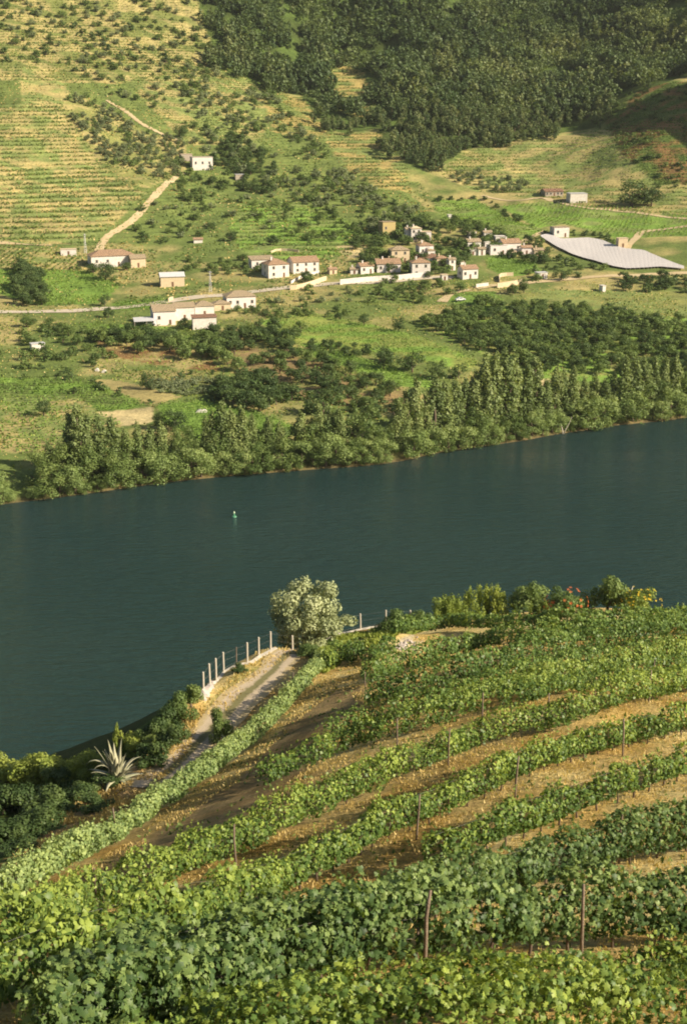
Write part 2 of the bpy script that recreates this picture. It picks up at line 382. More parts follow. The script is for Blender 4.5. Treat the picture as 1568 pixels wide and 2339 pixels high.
for q in Z:
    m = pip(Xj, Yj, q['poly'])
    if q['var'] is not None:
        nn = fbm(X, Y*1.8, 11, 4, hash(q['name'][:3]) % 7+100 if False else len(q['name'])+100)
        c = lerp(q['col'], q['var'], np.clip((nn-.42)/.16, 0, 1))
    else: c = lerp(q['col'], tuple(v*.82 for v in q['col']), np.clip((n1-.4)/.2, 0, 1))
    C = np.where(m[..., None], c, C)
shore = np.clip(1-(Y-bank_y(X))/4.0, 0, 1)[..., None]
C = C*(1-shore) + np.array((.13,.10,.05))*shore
M_far = ground_mat('field_ground', .9, .12, None, .5, .38)
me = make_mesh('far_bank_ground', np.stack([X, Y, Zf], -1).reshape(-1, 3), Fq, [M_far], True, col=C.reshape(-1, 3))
tag(link('far_bank_ground', me), 'terraced and patchwork hillside rising behind the river', kind='structure')

# ------------------------------------------------------------------ near bank mesh
ysn = np.concatenate([np.arange(-25, 12, 1.5), np.geomspace(12, 150, 420), np.arange(150.6, 262, 1.0)])
un = np.linspace(-1, 1, 330)
Yn = np.repeat(ysn[:, None], 330, 1); Xn = un[None]*(np.maximum(Yn, 0)*.42+14)
i = np.arange(Yn.size).reshape(Yn.shape); Fn = np.stack([i[:-1,:-1], i[:-1,1:], i[1:,1:], i[1:,:-1]], -1).reshape(-1, 4)
Zn = z_near_full(Xn, Yn)
DRY=(.60,.48,.22); OCH=(.50,.345,.12); NSOIL_SHADE=(.34,.24,.115); BANKC=(.24,.145,.07); STEEP_SHADE=(.035,.05,.018)
a1 = fbm(Xn, Yn, 3.0, 4, 201); a2 = fbm(Xn, Yn, 9, 3, 211)
Cn = lerp(DRY, OCH, np.clip((a1-.38)/.24, 0, 1))
Cn = lerp((1,1,1), (.72,.66,.6), np.clip((a2-.45)/.15, 0, 1))*Cn
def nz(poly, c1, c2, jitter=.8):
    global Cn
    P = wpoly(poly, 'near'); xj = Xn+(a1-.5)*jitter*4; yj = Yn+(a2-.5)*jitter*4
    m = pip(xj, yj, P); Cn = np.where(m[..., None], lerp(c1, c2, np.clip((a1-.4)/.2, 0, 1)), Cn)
nz([(830,1568),(835,1612),(760,1665),(700,1760),(600,1850),(470,1925),(330,1990),(110,2100),(80,2060),(230,1970),(380,1870),(520,1790),(600,1700),(700,1615),(760,1575)], NSOIL_SHADE, (.27,.18,.08))  # brown soil, with the vine row's shade put into its colour
nz([(48,1950),(48,1900),(160,1850),(235,1790),(330,1735),(395,1690),(420,1625),(470,1610),(450,1690),(380,1770),(280,1850),(150,1935),(60,1990)], BANKC, (.40,.27,.12))
nz([(-200,2050),(-200,1740),(40,1730),(120,1700),(380,1600),(425,1612),(395,1690),(330,1735),(240,1785),(160,1850),(60,1925),(0,1985)], STEEP_SHADE, DKGREEN)  # deep shade of the steep slope put into the ground colour
nz([(470,1600),(545,1530),(620,1480),(660,1475),(660,1500),(620,1525),(560,1560),(520,1610),(480,1625)], (.36,.32,.11), (.46,.36,.14))
nz([(900,1470),(945,1450),(960,1475),(900,1515),(880,1510)], (.5,.42,.32), PALE)
dn, _ = polyline_dist(Xn, Yn, near_bank if False else np.array([(-90,166,0),(-50,176,0),(-20,186,0),(10,199,0),(40,212,0),(75,224,0),(110,234,0)], float))
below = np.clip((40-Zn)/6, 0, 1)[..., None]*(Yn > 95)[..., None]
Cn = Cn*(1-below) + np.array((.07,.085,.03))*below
M_near = ground_mat('dry_grass_ground', 5.0, .9, (2.2, (.14,.16,.04), .35), .9, .42)
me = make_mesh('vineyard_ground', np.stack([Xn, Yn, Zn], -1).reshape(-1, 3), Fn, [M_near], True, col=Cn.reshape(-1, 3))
tag(link('vineyard_ground', me), 'dry ochre grass slope between the vine rows', kind='structure')

# ------------------------------------------------------------------ river
m, n, l = new_mat('river_water')
d = n.new('ShaderNodeBsdfPrincipled'); d.inputs['Roughness'].default_value = .13
d.inputs['IOR'].default_value = 1.33
g = n.new('ShaderNodeNewGeometry')
l.new(ramp(n, l, noise(n, l, .012, 3, .5), [(.3, (.012,.034,.034)), (.7, (.020,.043,.040))]), d.inputs['Base Color'])
mp = n.new('ShaderNodeMapping'); mp.inputs['Scale'].default_value = (.35, 1.3, 1); mp.inputs['Rotation'].default_value = (0, 0, R(14)); l.new(g.outputs['Position'], mp.inputs['Vector'])
b1 = n.new('ShaderNodeBump'); b1.inputs['Strength'].default_value = .85; b1.inputs['Distance'].default_value = 1.3; l.new(noise(n, l, .6, 4, .66, mp.outputs[0]), b1.inputs['Height'])
b2 = n.new('ShaderNodeBump'); b2.inputs['Strength'].default_value = .8; b2.inputs['Distance'].default_value = .6; l.new(noise(n, l, .12, 3, .5, mp.outputs[0]), b2.inputs['Height']); l.new(b1.outputs[0], b2.inputs['Normal'])
l.new(b2.outputs[0], d.inputs['Normal'])
mp2 = n.new('ShaderNodeMapping'); mp2.inputs['Scale'].default_value = (.006, .02, 1); mp2.inputs['Rotation'].default_value = (0, 0, R(14)); l.new(g.outputs['Position'], mp2.inputs['Vector'])
l.new(ramp(n, l, noise(n, l, 1.0, 4, .6, mp2.outputs[0]), [(.35, (.07,.07,.07)), (.65, (.26,.26,.26))]), d.inputs['Roughness'])
o = n.new('ShaderNodeOutputMaterial'); l.new(d.outputs[0], o.inputs[0])
me = make_mesh('river_water', [(-900,90,0),(900,90,0),(900,700,0),(-900,700,0)], np.array([[0,1,2,3]]), [m])
tag(link('river_water', me), 'wide dark teal river with fine ripples', kind='structure')
me = make_mesh('riverbed', [(-900,60,-7),(900,60,-7),(900,720,-7),(-900,720,-7)], np.array([[0,1,2,3]]), [solid_mat('river_mud', (.1,.08,.05))])
tag(link('riverbed', me), 'muddy bed under the water', kind='structure')

# ------------------------------------------------------------------ tracks and roads
def strip(name, P, half, zf, lift, mat, label, across=5):
    T = np.gradient(P[:, :2], axis=0); T /= np.linalg.norm(T, axis=1)[:, None]; N = np.stack([-T[:,1], T[:,0]], 1)
    s = np.linspace(-1, 1, across); hw = half*(1+(fbm(np.arange(len(P))*1.0, np.zeros(len(P)), 6, 2, 5)-.5)*.5)
    XX = P[:, 0][:, None]+N[:, 0][:, None]*s*hw[:, None]; YY = P[:, 1][:, None]+N[:, 1][:, None]*s*hw[:, None]
    ZZ = zf(XX, YY)+lift; i = np.arange(XX.size).reshape(XX.shape)
    F = np.stack([i[:-1,:-1], i[1:,:-1], i[1:,1:], i[:-1,1:]], -1).reshape(-1, 4)
    me = make_mesh(name, np.stack([XX, YY, ZZ], -1).reshape(-1, 3), F, [mat], True)
    a = me.attributes.new('across', 'FLOAT', 'POINT'); a.data.foreach_set('value', np.broadcast_to(s, XX.shape).ravel().astype(np.float32))
    return tag(link(name, me), label, kind='structure')
m, n, l = new_mat('track_gravel')
at = n.new('ShaderNodeAttribute'); at.attribute_name = 'across'
ab = n.new('ShaderNodeMath'); ab.operation = 'ABSOLUTE'; l.new(at.outputs['Fac'], ab.inputs[0])
ns = noise(n, l, 1.3, 4, .7); ad = n.new('ShaderNodeMath'); ad.operation = 'MULTIPLY_ADD'; l.new(ns, ad.inputs[0]); ad.inputs[1].default_value = .5; l.new(ab.outputs[0], ad.inputs[2])
k = ramp(n, l, ad.outputs[0], [(.40, (.16,.145,.055)), (.55, (.42,.34,.23)), (.85, (.48,.39,.27)), (1.0, (.42,.33,.17))])
e = n.new('ShaderNodeMath'); e.operation = 'MULTIPLY'; e.inputs[1].default_value = 1
fine = ramp(n, l, noise(n, l, 9, 4, .7), [(.3, (.75,.75,.75)), (.7, (1.15,1.15,1.15))])
d = n.new('ShaderNodeBsdfPrincipled'); d.inputs['Roughness'].default_value = .95; l.new(mix(n, l, 1, k, fine, 'MULTIPLY'), d.inputs['Base Color'])
o = n.new('ShaderNodeOutputMaterial'); l.new(d.outputs[0], o.inputs[0])
M_track = m
strip('track', path_line, 1.75, z_near_full, .05, M_track, 'pale two-rut gravel track curving above the river', 9)
M_road = solid_mat('pale_road', (.52,.46,.37), (.40,.34,.25), .3)
M_dirt = solid_mat('dirt_road', (.52,.42,.25), (.42,.32,.17), .2)
def road(pts, half, mat, label, name='road'):
    h = hit([p[0] for p in pts], [p[1] for p in pts]); strip(name, resample(h[:, :3], 2.0), half, z_far, .22, mat, label)
road([(-40,714),(48,713),(150,711),(230,706),(330,697),(400,686),(470,677),(560,669),(660,657),(760,648),(850,645),(985,634),(1040,636)], 2.6, M_road, 'pale valley road passing below the village')
road([(1085,658),(1130,652),(1184,648),(1260,641),(1330,635),(1400,630),(1600,622)], 2.2, M_dirt, 'dirt road continuing right of the village')
road([(418,392),(385,415),(345,455),(305,500),(245,540),(225,575)], 1.9, M_dirt, 'pale dirt track climbing to the ruined house', 'dirt_track')
road([(410,320),(330,285),(290,255),(240,225)], 1.2, M_dirt, 'thin dirt track through the olive belt', 'dirt_track')
road([(1184,556),(1215,540),(1245,528)], 1.7, M_dirt, 'short dirt track behind the village', 'dirt_track')
road([(1100,447),(1180,458),(1240,452),(1330,474),(1420,483),(1600,500)], 1.4, M_dirt, 'dirt track between the right hand vineyards', 'dirt_track')
road([(1425,572),(1450,545),(1480,528),(1600,510)], 2.0, M_dirt, 'dirt track climbing beside the plastic tunnels', 'dirt_track')
road([(1008,690),(1030,672),(1075,660)], 2.0, M_dirt, 'short dirt ramp below the village', 'dirt_track')
road([(120,560),(60,556),(-40,552)], 1.0, M_dirt, 'thin track under the left terraces', 'dirt_track')

# ------------------------------------------------------------------ foliage building blocks
M = {}
M['vineleaf'] = foliage_mat('vine_leaf', (.03,.065,.016), (.10,.17,.04), (.33,.41,.085), .32, .45)
M['vineleaf_blue'] = foliage_mat('vine_leaf_dark', (.02,.045,.016), (.07,.125,.04), (.235,.315,.10), .3, .48)  # darker, duller green for the nearest full row and the one behind
M['vineleaf_lit_top'] = foliage_mat('vine_leaf_lit_top', (.05,.10,.028), (.15,.235,.06), (.36,.43,.10), .32, .45)  # brighter leaf copy: stronger light on the upper rows put into the colour
M['vineleaf_lit_track'] = foliage_mat('vine_leaf_lit_track', (.07,.12,.045), (.18,.26,.095), (.36,.44,.16), .3, .45)  # sunlit sheen of the row by the track put into the leaf colour
M['vine'] = foliage_mat('far_vine', (.07,.115,.03), (.13,.19,.04), (.23,.27,.06))
M['vinelight'] = foliage_mat('far_vine_light', (.11,.19,.04), (.175,.27,.055), (.25,.33,.075))
M['dark'] = foliage_mat('dark_foliage', (.035,.065,.022), (.07,.115,.035), (.13,.18,.055))
M['mid'] = foliage_mat('mid_foliage', (.065,.11,.032), (.12,.18,.05), (.20,.26,.075))
M['light'] = foliage_mat('light_foliage', (.12,.18,.055), (.21,.285,.09), (.34,.41,.15))
M['grey'] = foliage_mat('grey_green_foliage', (.10,.13,.06), (.17,.21,.105), (.27,.31,.16))
M['poplar'] = foliage_mat('poplar_foliage', (.09,.135,.045), (.165,.22,.075), (.27,.32,.115))
M['wood'] = foliage_mat('wood_foliage', (.04,.075,.03), (.10,.145,.055), (.20,.225,.09))
M['woodlight'] = foliage_mat('pale_wood_foliage', (.06,.10,.035), (.13,.175,.06), (.23,.26,.10))
M['yellow'] = foliage_mat('yellow_green_foliage', (.13,.18,.03), (.21,.27,.05), (.33,.38,.08))
M['olive'] = foliage_mat('olive_foliage', (.18,.22,.10), (.36,.40,.21), (.58,.60,.36), .2)
M['bark'] = solid_mat('bark', (.14,.10,.07), (.08,.055,.04), 3.0)
M['stake'] = solid_mat('stake_wood', (.24,.18,.13), (.12,.085,.06), 6.0, bump=.6)
M['wire'] = solid_mat('trellis_wire', (.35,.33,.3), None, 3, .5)
M['concrete'] = solid_mat('concrete', (.50,.46,.38), (.38,.34,.28), 3.0)
M['dry'] = foliage_mat('dry_grass', (.42,.30,.10), (.54,.41,.16), (.66,.54,.25), .3)
M['flower'] = solid_mat('orange_petal', (.55,.16,.04), (.5,.12,.03), 4)
M['yflower'] = solid_mat('yellow_petal', (.75,.55,.04), (.7,.5,.03), 4)

def leaves(P, N, S, shape='quad', rg=rng):
    """leaf faces at points P, facing N, of size S; returns vertices, faces"""
    n = len(P); N = N/np.linalg.norm(N, axis=1)[:, None]
    A = rg.normal(size=(n, 3)); T = np.cross(N, A); T /= np.linalg.norm(T, axis=1)[:, None]; B = np.cross(N, T)
    if shape == 'quad': sh = np.array([(0,-.5,0),(.42,.0,-.1),(0,.5,0),(-.42,.05,-.1)]); f = [(0,1,2,3)]
    elif shape == 'tri': sh = np.array([(-.45,-.35,0),(.45,-.3,0),(0,.55,0)]); f = [(0,1,2)]
    elif shape == 'lobed':
        a_ = np.arange(6)*math.pi/3; q_ = np.array([.56,.36,.5,.36,.5,.36]); sh = np.concatenate([[(0,0,.06)], np.stack([np.sin(a_)*q_, np.cos(a_)*q_, np.array([-.14,-.02,-.1,-.02,-.1,-.02])], 1)]); f = [(0,6,1,2),(0,2,3,4),(0,4,5,6)]
    else:
        sh = np.array([(0,-.12,.03),(-.12,-.42,-.05),(.12,-.42,-.05),(.5,-.22,-.1),(.36,.08,-.02),(.46,.34,-.12),(.14,.28,.0),(0,.58,-.14),(-.14,.28,0),(-.46,.34,-.12),(-.36,.08,-.02),(-.5,-.22,-.1)])
        f = [(0,i,i+1) for i in range(2, 11)] + [(0,11,1)]
        f = [(0,2,3,4),(0,4,5,6),(0,6,7,8),(0,8,9,10),(0,10,11,1)]
    V = P[:, None] + S[:, None, None]*(sh[None,:,0,None]*T[:,None]+sh[None,:,1,None]*B[:,None]+sh[None,:,2,None]*N[:,None])
    k = len(sh); f = np.array(f); F = (np.arange(n)*k)[:, None, None]+f[None]
    return V.reshape(-1, 3), F.reshape(-1, f.shape[1]), len(f)
def crown(kind, n, s, seed, lobes=None):
    rg = np.random.default_rng(seed)
    L = []
    if kind == 'poplar':
        for z in np.linspace(.06, .96, 20):
            w = .125*math.sin(math.pi*min(1, (z+.10)*.9))**.6
            for q in range(2):
                a = rg.uniform(0, 6.28); L.append((math.cos(a)*w*.45, math.sin(a)*w*.45, z+rg.uniform(-.02,.02), w*rg.uniform(.42,.7), .075*rg.uniform(.8,1.6)))
    elif kind == 'eucalypt':
        for z in np.linspace(.22, .9, 9):
            w = .20*math.sin(math.pi*(z*.85+.1))
            for q in range(2):
                a = rg.uniform(0, 6.28); L.append((math.cos(a)*w*.7, math.sin(a)*w*.7, z, w*rg.uniform(.5,.8), .10*rg.uniform(.8,1.5)))
    elif kind == 'willow':
        for q in range(22):
            a = rg.uniform(0, 6.28); z = rg.uniform(.1, .86); r = .40*math.sqrt(max(.05, 1-((z-.38)/.55)**2))*rg.uniform(.3, 1)
            L.append((math.cos(a)*r, math.sin(a)*r, z, rg.uniform(.10,.19), rg.uniform(.10,.17)))
    elif kind == 'round':
        for q in range(20):
            a = rg.uniform(0, 6.28); z = rg.uniform(.28, .86); r = .44*math.sqrt(max(.05, 1-((z-.55)/.42)**2))*rg.uniform(.3, 1)
            L.append((math.cos(a)*r, math.sin(a)*r, z, rg.uniform(.15,.23), rg.uniform(.12,.19)))
    elif kind == 'shrub':
        for q in range(12):
            a = rg.uniform(0, 6.28); z = rg.uniform(.1, .75); r = rg.uniform(0, .55)*(1.05-z*.6)
            L.append((math.cos(a)*r, math.sin(a)*r, z, rg.uniform(.15,.28), rg.uniform(.12,.25)))
    elif kind == 'bigolive':
        for q in range(70):
            a = rg.uniform(0, 6.28); z = rg.uniform(.14, .90); r = .46*math.sqrt(max(.05, 1-((z-.56)/.45)**2))*rg.uniform(.45, 1)
            L.append((math.cos(a)*r, math.sin(a)*r, z, rg.uniform(.10,.15), rg.uniform(.09,.14)))
        L.append((.62,.1,.42,.10,.09)); L.append((.55,.05,.46,.09,.08)); L.append((.45,.0,.44,.1,.09))
    elif kind == 'broom':
        for q in range(30):
            a = rg.uniform(0, 6.28); r = rg.uniform(0, .6); L.append((math.cos(a)*r, math.sin(a)*r, .42-.1*r+rg.uniform(-.1,.1), .09, .42-.25*r))
    L = np.array(L); wt = L[:,3]*L[:,3]*1.0+L[:,3]*L[:,4]; li = rg.choice(len(L), n, p=wt/wt.sum()); q = L[li]
    D = rg.normal(size=(n, 3)); D /= np.linalg.norm(D, axis=1)[:, None]; rr = rg.uniform(.25, 1.05, n)**.45
    P = q[:, :3] + D*rr[:, None]*np.stack([q[:,3], q[:,3], q[:,4]], 1)
    Nn = D*1.0 + rg.normal(size=(n, 3))*.42 + np.array((0, 0, .25))
    if kind == 'broom': Nn[:, 2] *= .3
    S = s*rg.uniform(.6, 1.35, n)
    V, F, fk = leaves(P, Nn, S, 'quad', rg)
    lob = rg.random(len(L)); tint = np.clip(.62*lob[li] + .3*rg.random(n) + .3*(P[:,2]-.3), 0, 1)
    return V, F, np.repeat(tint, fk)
def trunk_mb(kind, seed):
    r = random.Random(seed); b = MB()
    top = {'poplar':.85,'eucalypt':.7,'willow':.5,'round':.55,'shrub':.3,'bigolive':.55,'broom':.3}[kind]
    rad = {'poplar':.016,'eucalypt':.014,'willow':.03,'round':.035,'shrub':.04,'bigolive':.04,'broom':.02}[kind]
    pts = [(0,0,-.06)]+[(r.uniform(-.02,.02), r.uniform(-.02,.02), top*k/4) for k in range(1, 5)]
    b.tube(pts, [rad*1.3, rad, rad*.8, rad*.6, rad*.25], 7)
    for k in range(4 if kind not in ('poplar','eucalypt') else 2):
        z = top*r.uniform(.3,.75); a = r.uniform(0, 6.28); w = .25 if kind not in ('poplar','eucalypt') else .08
        b.tube([(0,0,z),(math.cos(a)*w*.5, math.sin(a)*w*.5, z+.08),(math.cos(a)*w, math.sin(a)*w, z+.2)], [rad*.6, rad*.4, rad*.15], 5)
    return b
PROTO = {}
def proto(key, kind, matk, n, s, nv, seed, parts=False):
    out = []
    for v in range(nv):
        V, F, T = crown(kind, n, s, seed+v); tb = trunk_mb(kind, seed+v)
        if parts:
            out.append((make_mesh(key+'_crown', V, F, [M[matk]], tint=T), tb.mesh(key+'_trunk', M['bark'], True)))
        else:
            tv = np.array(tb.v); q4 = [f for f in tb.f if len(f) == 4]
            F2 = np.array(q4)+len(V)
            out.append((make_mesh(key, np.concatenate([V, tv]), [F, F2], [M[matk], M['bark']], tint=np.concatenate([T, np.full(len(F2), .5)]),
                        mi=np.concatenate([np.zeros(len(F)), np.ones(len(F2))])), None))
    PROTO[key] = out
proto('poplar', 'poplar', 'poplar', 3400, .028, 6, 100, True)
proto('willow', 'willow', 'light', 2600, .037, 5, 120, True)
proto('bankside_tree', 'willow', 'mid', 2500, .038, 5, 140, True)
proto('round_tree', 'round', 'dark', 1300, .072, 4, 160)
proto('orchard_tree', 'round', 'mid', 1050, .08, 4, 180)
proto('olive_tree', 'round', 'grey', 520, .105, 4, 200)
proto('shrub', 'shrub', 'mid', 260, .14, 4, 220)
proto('dark_shrub', 'shrub', 'dark', 260, .14, 3, 240)
proto('pale_shrub', 'shrub', 'grey', 260, .14, 3, 260)
proto('woodland_tree', 'eucalypt', 'wood', 420, .075, 5, 280)
proto('oak_tree', 'round', 'dark', 1500, .055, 3, 300, True)
proto('near_bush', 'shrub', 'mid', 3200, .055, 2, 320, True)
proto('near_light_bush', 'shrub', 'yellow', 3200, .055, 2, 330, True)
proto('near_dark_bush', 'shrub', 'dark', 2600, .06, 2, 335, True)
proto('broom_bush', 'broom', 'yellow', 4200, .04, 2, 340, True)
proto('big_olive', 'bigolive', 'olive', 13000, .034, 1, 350, True)
proto('sapling', 'eucalypt', 'yellow', 1200, .05, 1, 360, True)

def put_tree(key, x, y, z, h, w, name, label, cat, group=None, lean=0):
    c, t = random.choice(PROTO[key]); rz = random.uniform(0, 6.28)
    if t is None:
        o = link(name, c, None, (x, y, z)); o.rotation_euler = (0, lean, rz); o.scale = (h*w, h*w, h)
        return tag(o, label, cat, group)
    e = link(name, None, None, (x, y, z)); e.rotation_euler = (0, lean, rz if key != 'big_olive' else 0.0); e.scale = (h*w, h*w, h); tag(e, label, cat, group)
    link('crown', c, e); link('trunk', t, e); return e
def tree_at(key, px, py, hpx, w, name, label, cat='tree', group=None, side='far'):
    h = hit(px, py, side, z_far if side == 'far' else z_near_full)[0]
    H = hpx*h[3]/FPX/.97
    return put_tree(key, h[0], h[1], h[2]-.03*H, H, w, name, label, cat, group)
def scatter(poly, spacing, side='far', seed=0, keep=1.0, avoid=()):
    P = wpoly(poly, side) if not isinstance(poly, np.ndarray) else poly
    rg = np.random.default_rng(seed); x0, y0 = P.min(0); x1, y1 = P.max(0)
    nx = int((x1-x0)/spacing)+1; ny = int((y1-y0)/spacing)+1
    gx, gy = np.meshgrid(np.arange(nx), np.arange(ny)); gx = x0+(gx+(gy % 2)*.5)*spacing+rg.uniform(-.38,.38,gx.shape)*spacing; gy = y0+gy*spacing+rg.uniform(-.38,.38,gy.shape)*spacing
    x = gx.ravel(); y = gy.ravel(); m = pip(x, y, P) & (rg.random(len(x)) < keep)
    for a in avoid: m &= ~pip(x, y, a)
    return x[m], y[m]
def grove(keys, poly, spacing, hrange, w, name, label, group, seed, keep=1.0, avoid=(), cat='tree'):
    x, y = scatter(poly, spacing, seed=seed, keep=keep, avoid=avoid)
    kk = fbm(x, y, 26, 2, seed+900) > .25 if seed == 32 else fbm(x, y, 26, 2, seed+900) > (.33 if keep < .9 else .2); kk &= np.abs(x) < y*.283+3; x = x[kk]; y = y[kk]
    if not len(x): return
    z = z_far(x, y)
    for a, b, c in zip(x, y, z):
        H = random.uniform(*hrange); put_tree(random.choice(keys), a, b, c-.04*H, H, w*random.uniform(.85,1.2), name, label, cat, group)

#---PART2---
# ------------------------------------------------------------------ far vine rows: rows of low clumps following the contour or a bearing
def far_rows(q, seed):
    kind, sp, share, size, mk = q['rows'][:5]
    P = q['poly']; rg = np.random.default_rng(seed)
    x0, y0 = P.min(0); x1, y1 = P.max(0); x0 = max(x0, -290); x1 = min(x1, 330)
    area = (x1-x0)*(y1-y0); n = int(area*1.5/(size*size))
    x = rg.uniform(x0, x1, n); y = rg.uniform(y0, y1, n); m = pip(x, y, P) & (np.abs(x) < y*.30+8); x = x[m]; y = y[m]
    if kind == 'contour':
        h = max(q['terr'], .5); f = np.mod(z_far0(x, y)/h+.1, 1.0); m = np.abs(f-.45) < share*.42
    else:
        a = R(q['rows'][5]); wv = (-x*math.sin(a)+y*math.cos(a)) + (fbm(x, y, 40, 2, 7)-.5)*4
        m = np.abs(np.mod(wv/sp, 1.0)-.5) < share*.36
    gap = fbm(x, y, 13, 3, seed+5) + rg.normal(size=len(x))*.05
    m &= (gap > .34); x = x[m]; y = y[m]
    if len(x) > 9000: k = rg.choice(len(x), 9000, False); x = x[k]; y = y[k]; size = size*1.15
    z = z_far(x, y)
    Pp = np.stack([x, y, z+rg.uniform(.25, 1.05, len(x))], 1); N = rg.normal(size=(len(x), 3))*.7+np.array((0,-.1,.8))
    V, F, fk = leaves(Pp, N, size*rg.uniform(.7, 1.4, len(x)), 'quad', rg)
    tint = np.clip(fbm(x, y, 8, 2, 9)*.9+rg.uniform(-.25, .25, len(x)), 0, 1)
    me = make_mesh('vine_rows', V, F, [M[mk]], tint=np.repeat(tint, fk))
    tag(link('far_vine_rows', me), 'thin rows of vines planted on the ' + q['name'], 'vines', None, 'stuff')
for k, q in enumerate(Z):
    if q['rows']: far_rows(q, 400+k)
# scrub and weeds over the rest of the far bank
def scrub(name, poly, n, size, mk, label, seed, thr=.45, sc_=12, hz=.3, avoid=(), kindname='weeds'):
    P = wpoly(poly) if not isinstance(poly, np.ndarray) else poly; rg = np.random.default_rng(seed)
    x0, y0 = P.min(0); x1, y1 = P.max(0); x = rg.uniform(x0, x1, n*4); y = rg.uniform(y0, y1, n*4)
    m = pip(x, y, P) & (fbm(x, y, sc_, 3, seed) > thr) & (np.abs(x) < y*.30+8)
    for a in avoid: m &= ~pip(x, y, a)
    x = x[m][:n]; y = y[m][:n]; z = z_far(x, y)
    V, F, fk = leaves(np.stack([x, y, z+rg.uniform(.05, hz, len(x))], 1), rg.normal(size=(len(x), 3))*.6+np.array((0,-.2,.8)), size*rg.uniform(.5, 1.5, len(x)), 'quad', rg)
    tag(link(name, make_mesh(name, V, F, [M[mk]], tint=np.repeat(rg.random(len(x)), fk))), label, kindname, None, 'stuff')
HILL = [(-60,60),(520,60),(740,300),(950,400),(1000,470),(860,620),(400,700),(-60,700)]
LOWER = [(-60,700),(400,700),(860,620),(1500,650),(1640,760),(1640,960),(1000,1010),(500,1070),(-60,1130)]
scrub('hillside_scrub', HILL, 20000, 1.0, 'mid', 'low green scrub scattered over the hillside', 11, .47, 14, .6)
scrub('hillside_dry_grass', HILL, 9000, .9, 'dry', 'tufts of dry grass on the hillside', 12, .5, 9)
PLOTS = [q['poly'] for q in Z if q['name'] in ('bright left field','roadside strip','bright green strip','lower left vineyard','lower middle vineyard','pale earth lower','dry triangle','small green vineyard','yellow green meadow','pale earth patch')]
scrub('lower_weeds', LOWER, 9000, .6, 'yellow', 'yellow green weeds on the river flats', 13, .5, 10, avoid=PLOTS)
scrub('lower_scrub', LOWER, 9000, .8, 'mid', 'green weeds and low scrub on the river flats', 14, .5, 8, .5, avoid=PLOTS)
scrub('lower_dry_grass', LOWER, 6000, .5, 'dry', 'tufts of dry grass on the river flats', 15, .5, 8, avoid=PLOTS)

# ------------------------------------------------------------------ trees of the far bank
# the wood: the trees nearest the fields singly, the rest as one mass
WOODBIG = wpoly([(405,-40),(470,180),(560,200),(600,232),(680,245),(730,320),(790,330),(850,318),(890,375),(945,412),(1010,400),(1060,366),(1120,345),(1240,328),(1365,310),(1430,280),(1470,235),(1560,210),(1640,190),(1640,-40)])
wx, wy = scatter(WOODBIG, 4.7, seed=21)
wxj = wx+(fbm(wx, wy, 18, 3, 711)-.5)*46; wyj = wy+(fbm(wx, wy, 18, 3, 712)-.5)*46; ok = pip(wxj, wyj, WOOD) & ~pip(wxj, wyj, CLEAR) & (fbm(wx, wy, 20, 3, 713) > .33); wx = wx[ok]; wy = wy[ok]; ok = (np.abs(wx) < wy*.30+10) & (wy < 1250); wx = wx[ok]; wy = wy[ok]
wz = z_far(wx, wy); order = np.argsort(wy); 
woodtone = fbm(wx, wy*.7, 38, 4, 733); woodh = fbm(wx, wy, 16, 3, 734)
px_ = wx/(wy*CP-(wz-CAMZ)*SP)*FPX + CX
vis = [k for k in order if -10 < px_[k] < 1600]
single = set(vis[:300])
for k in vis[:300]:
    H = random.uniform(6.5, 11)*(.6+.9*woodh[k]); c = PROTO['woodland_tree'][random.randrange(5)][0]
    o = link('woodland_tree', c, None, (wx[k], wy[k], wz[k]-.3)); w_ = random.uniform(.9, 1.25); o.scale = (H*w_, H*w_, H); o.rotation_euler = (0, 0, random.uniform(0, 6.28))
    tag(o, 'slender dark tree at the lower front of the hillside wood', 'tree', 'trees at the front of the wood')
rest = [k for k in order if k not in single]
woodkind = fbm(wx, wy, 24, 3, 735)
def bake(idx, kindc, nleaf, s, seed, name, mk, label, wd=1.0):
    rg = np.random.default_rng(seed); Vs = []; Fs = []; Ts = []; b = 0; base = [crown(kindc, nleaf, s, seed+q) for q in range(5)]
    for k in idx:
        V, F, T = base[rg.integers(5)]; a = rg.uniform(0, 6.28); H = rg.uniform(7, 12.5)*(.55+.95*woodh[k]); w_ = rg.uniform(.9, 1.35); ca, sa = math.cos(a), math.sin(a)
        W = np.stack([(V[:,0]*ca-V[:,1]*sa)*H*w_*wd+wx[k], (V[:,0]*sa+V[:,1]*ca)*H*w_*wd+wy[k], V[:,2]*H+wz[k]-.3], 1)
        Vs.append(W); Fs.append(F+b); Ts.append(np.clip(T*.7+rg.uniform(-.2,.35)+(woodtone[k]-.5)*2.2, 0, 1)); b += len(V)
    tag(link(name, make_mesh(name, np.concatenate(Vs), np.concatenate(Fs), [M[mk]], tint=np.concatenate(Ts))), label, 'wood', None, 'stuff')
bake([k for k in rest if woodkind[k] <= .52], 'eucalypt', 120, .14, 500, 'hillside_wood', 'wood', 'dense dark wood of slender trees covering the upper hillside')
bake([k for k in rest if woodkind[k] > .52], 'round', 110, .135, 520, 'hillside_wood', 'woodlight', 'paler patches of round crowned trees within the hillside wood', .85)

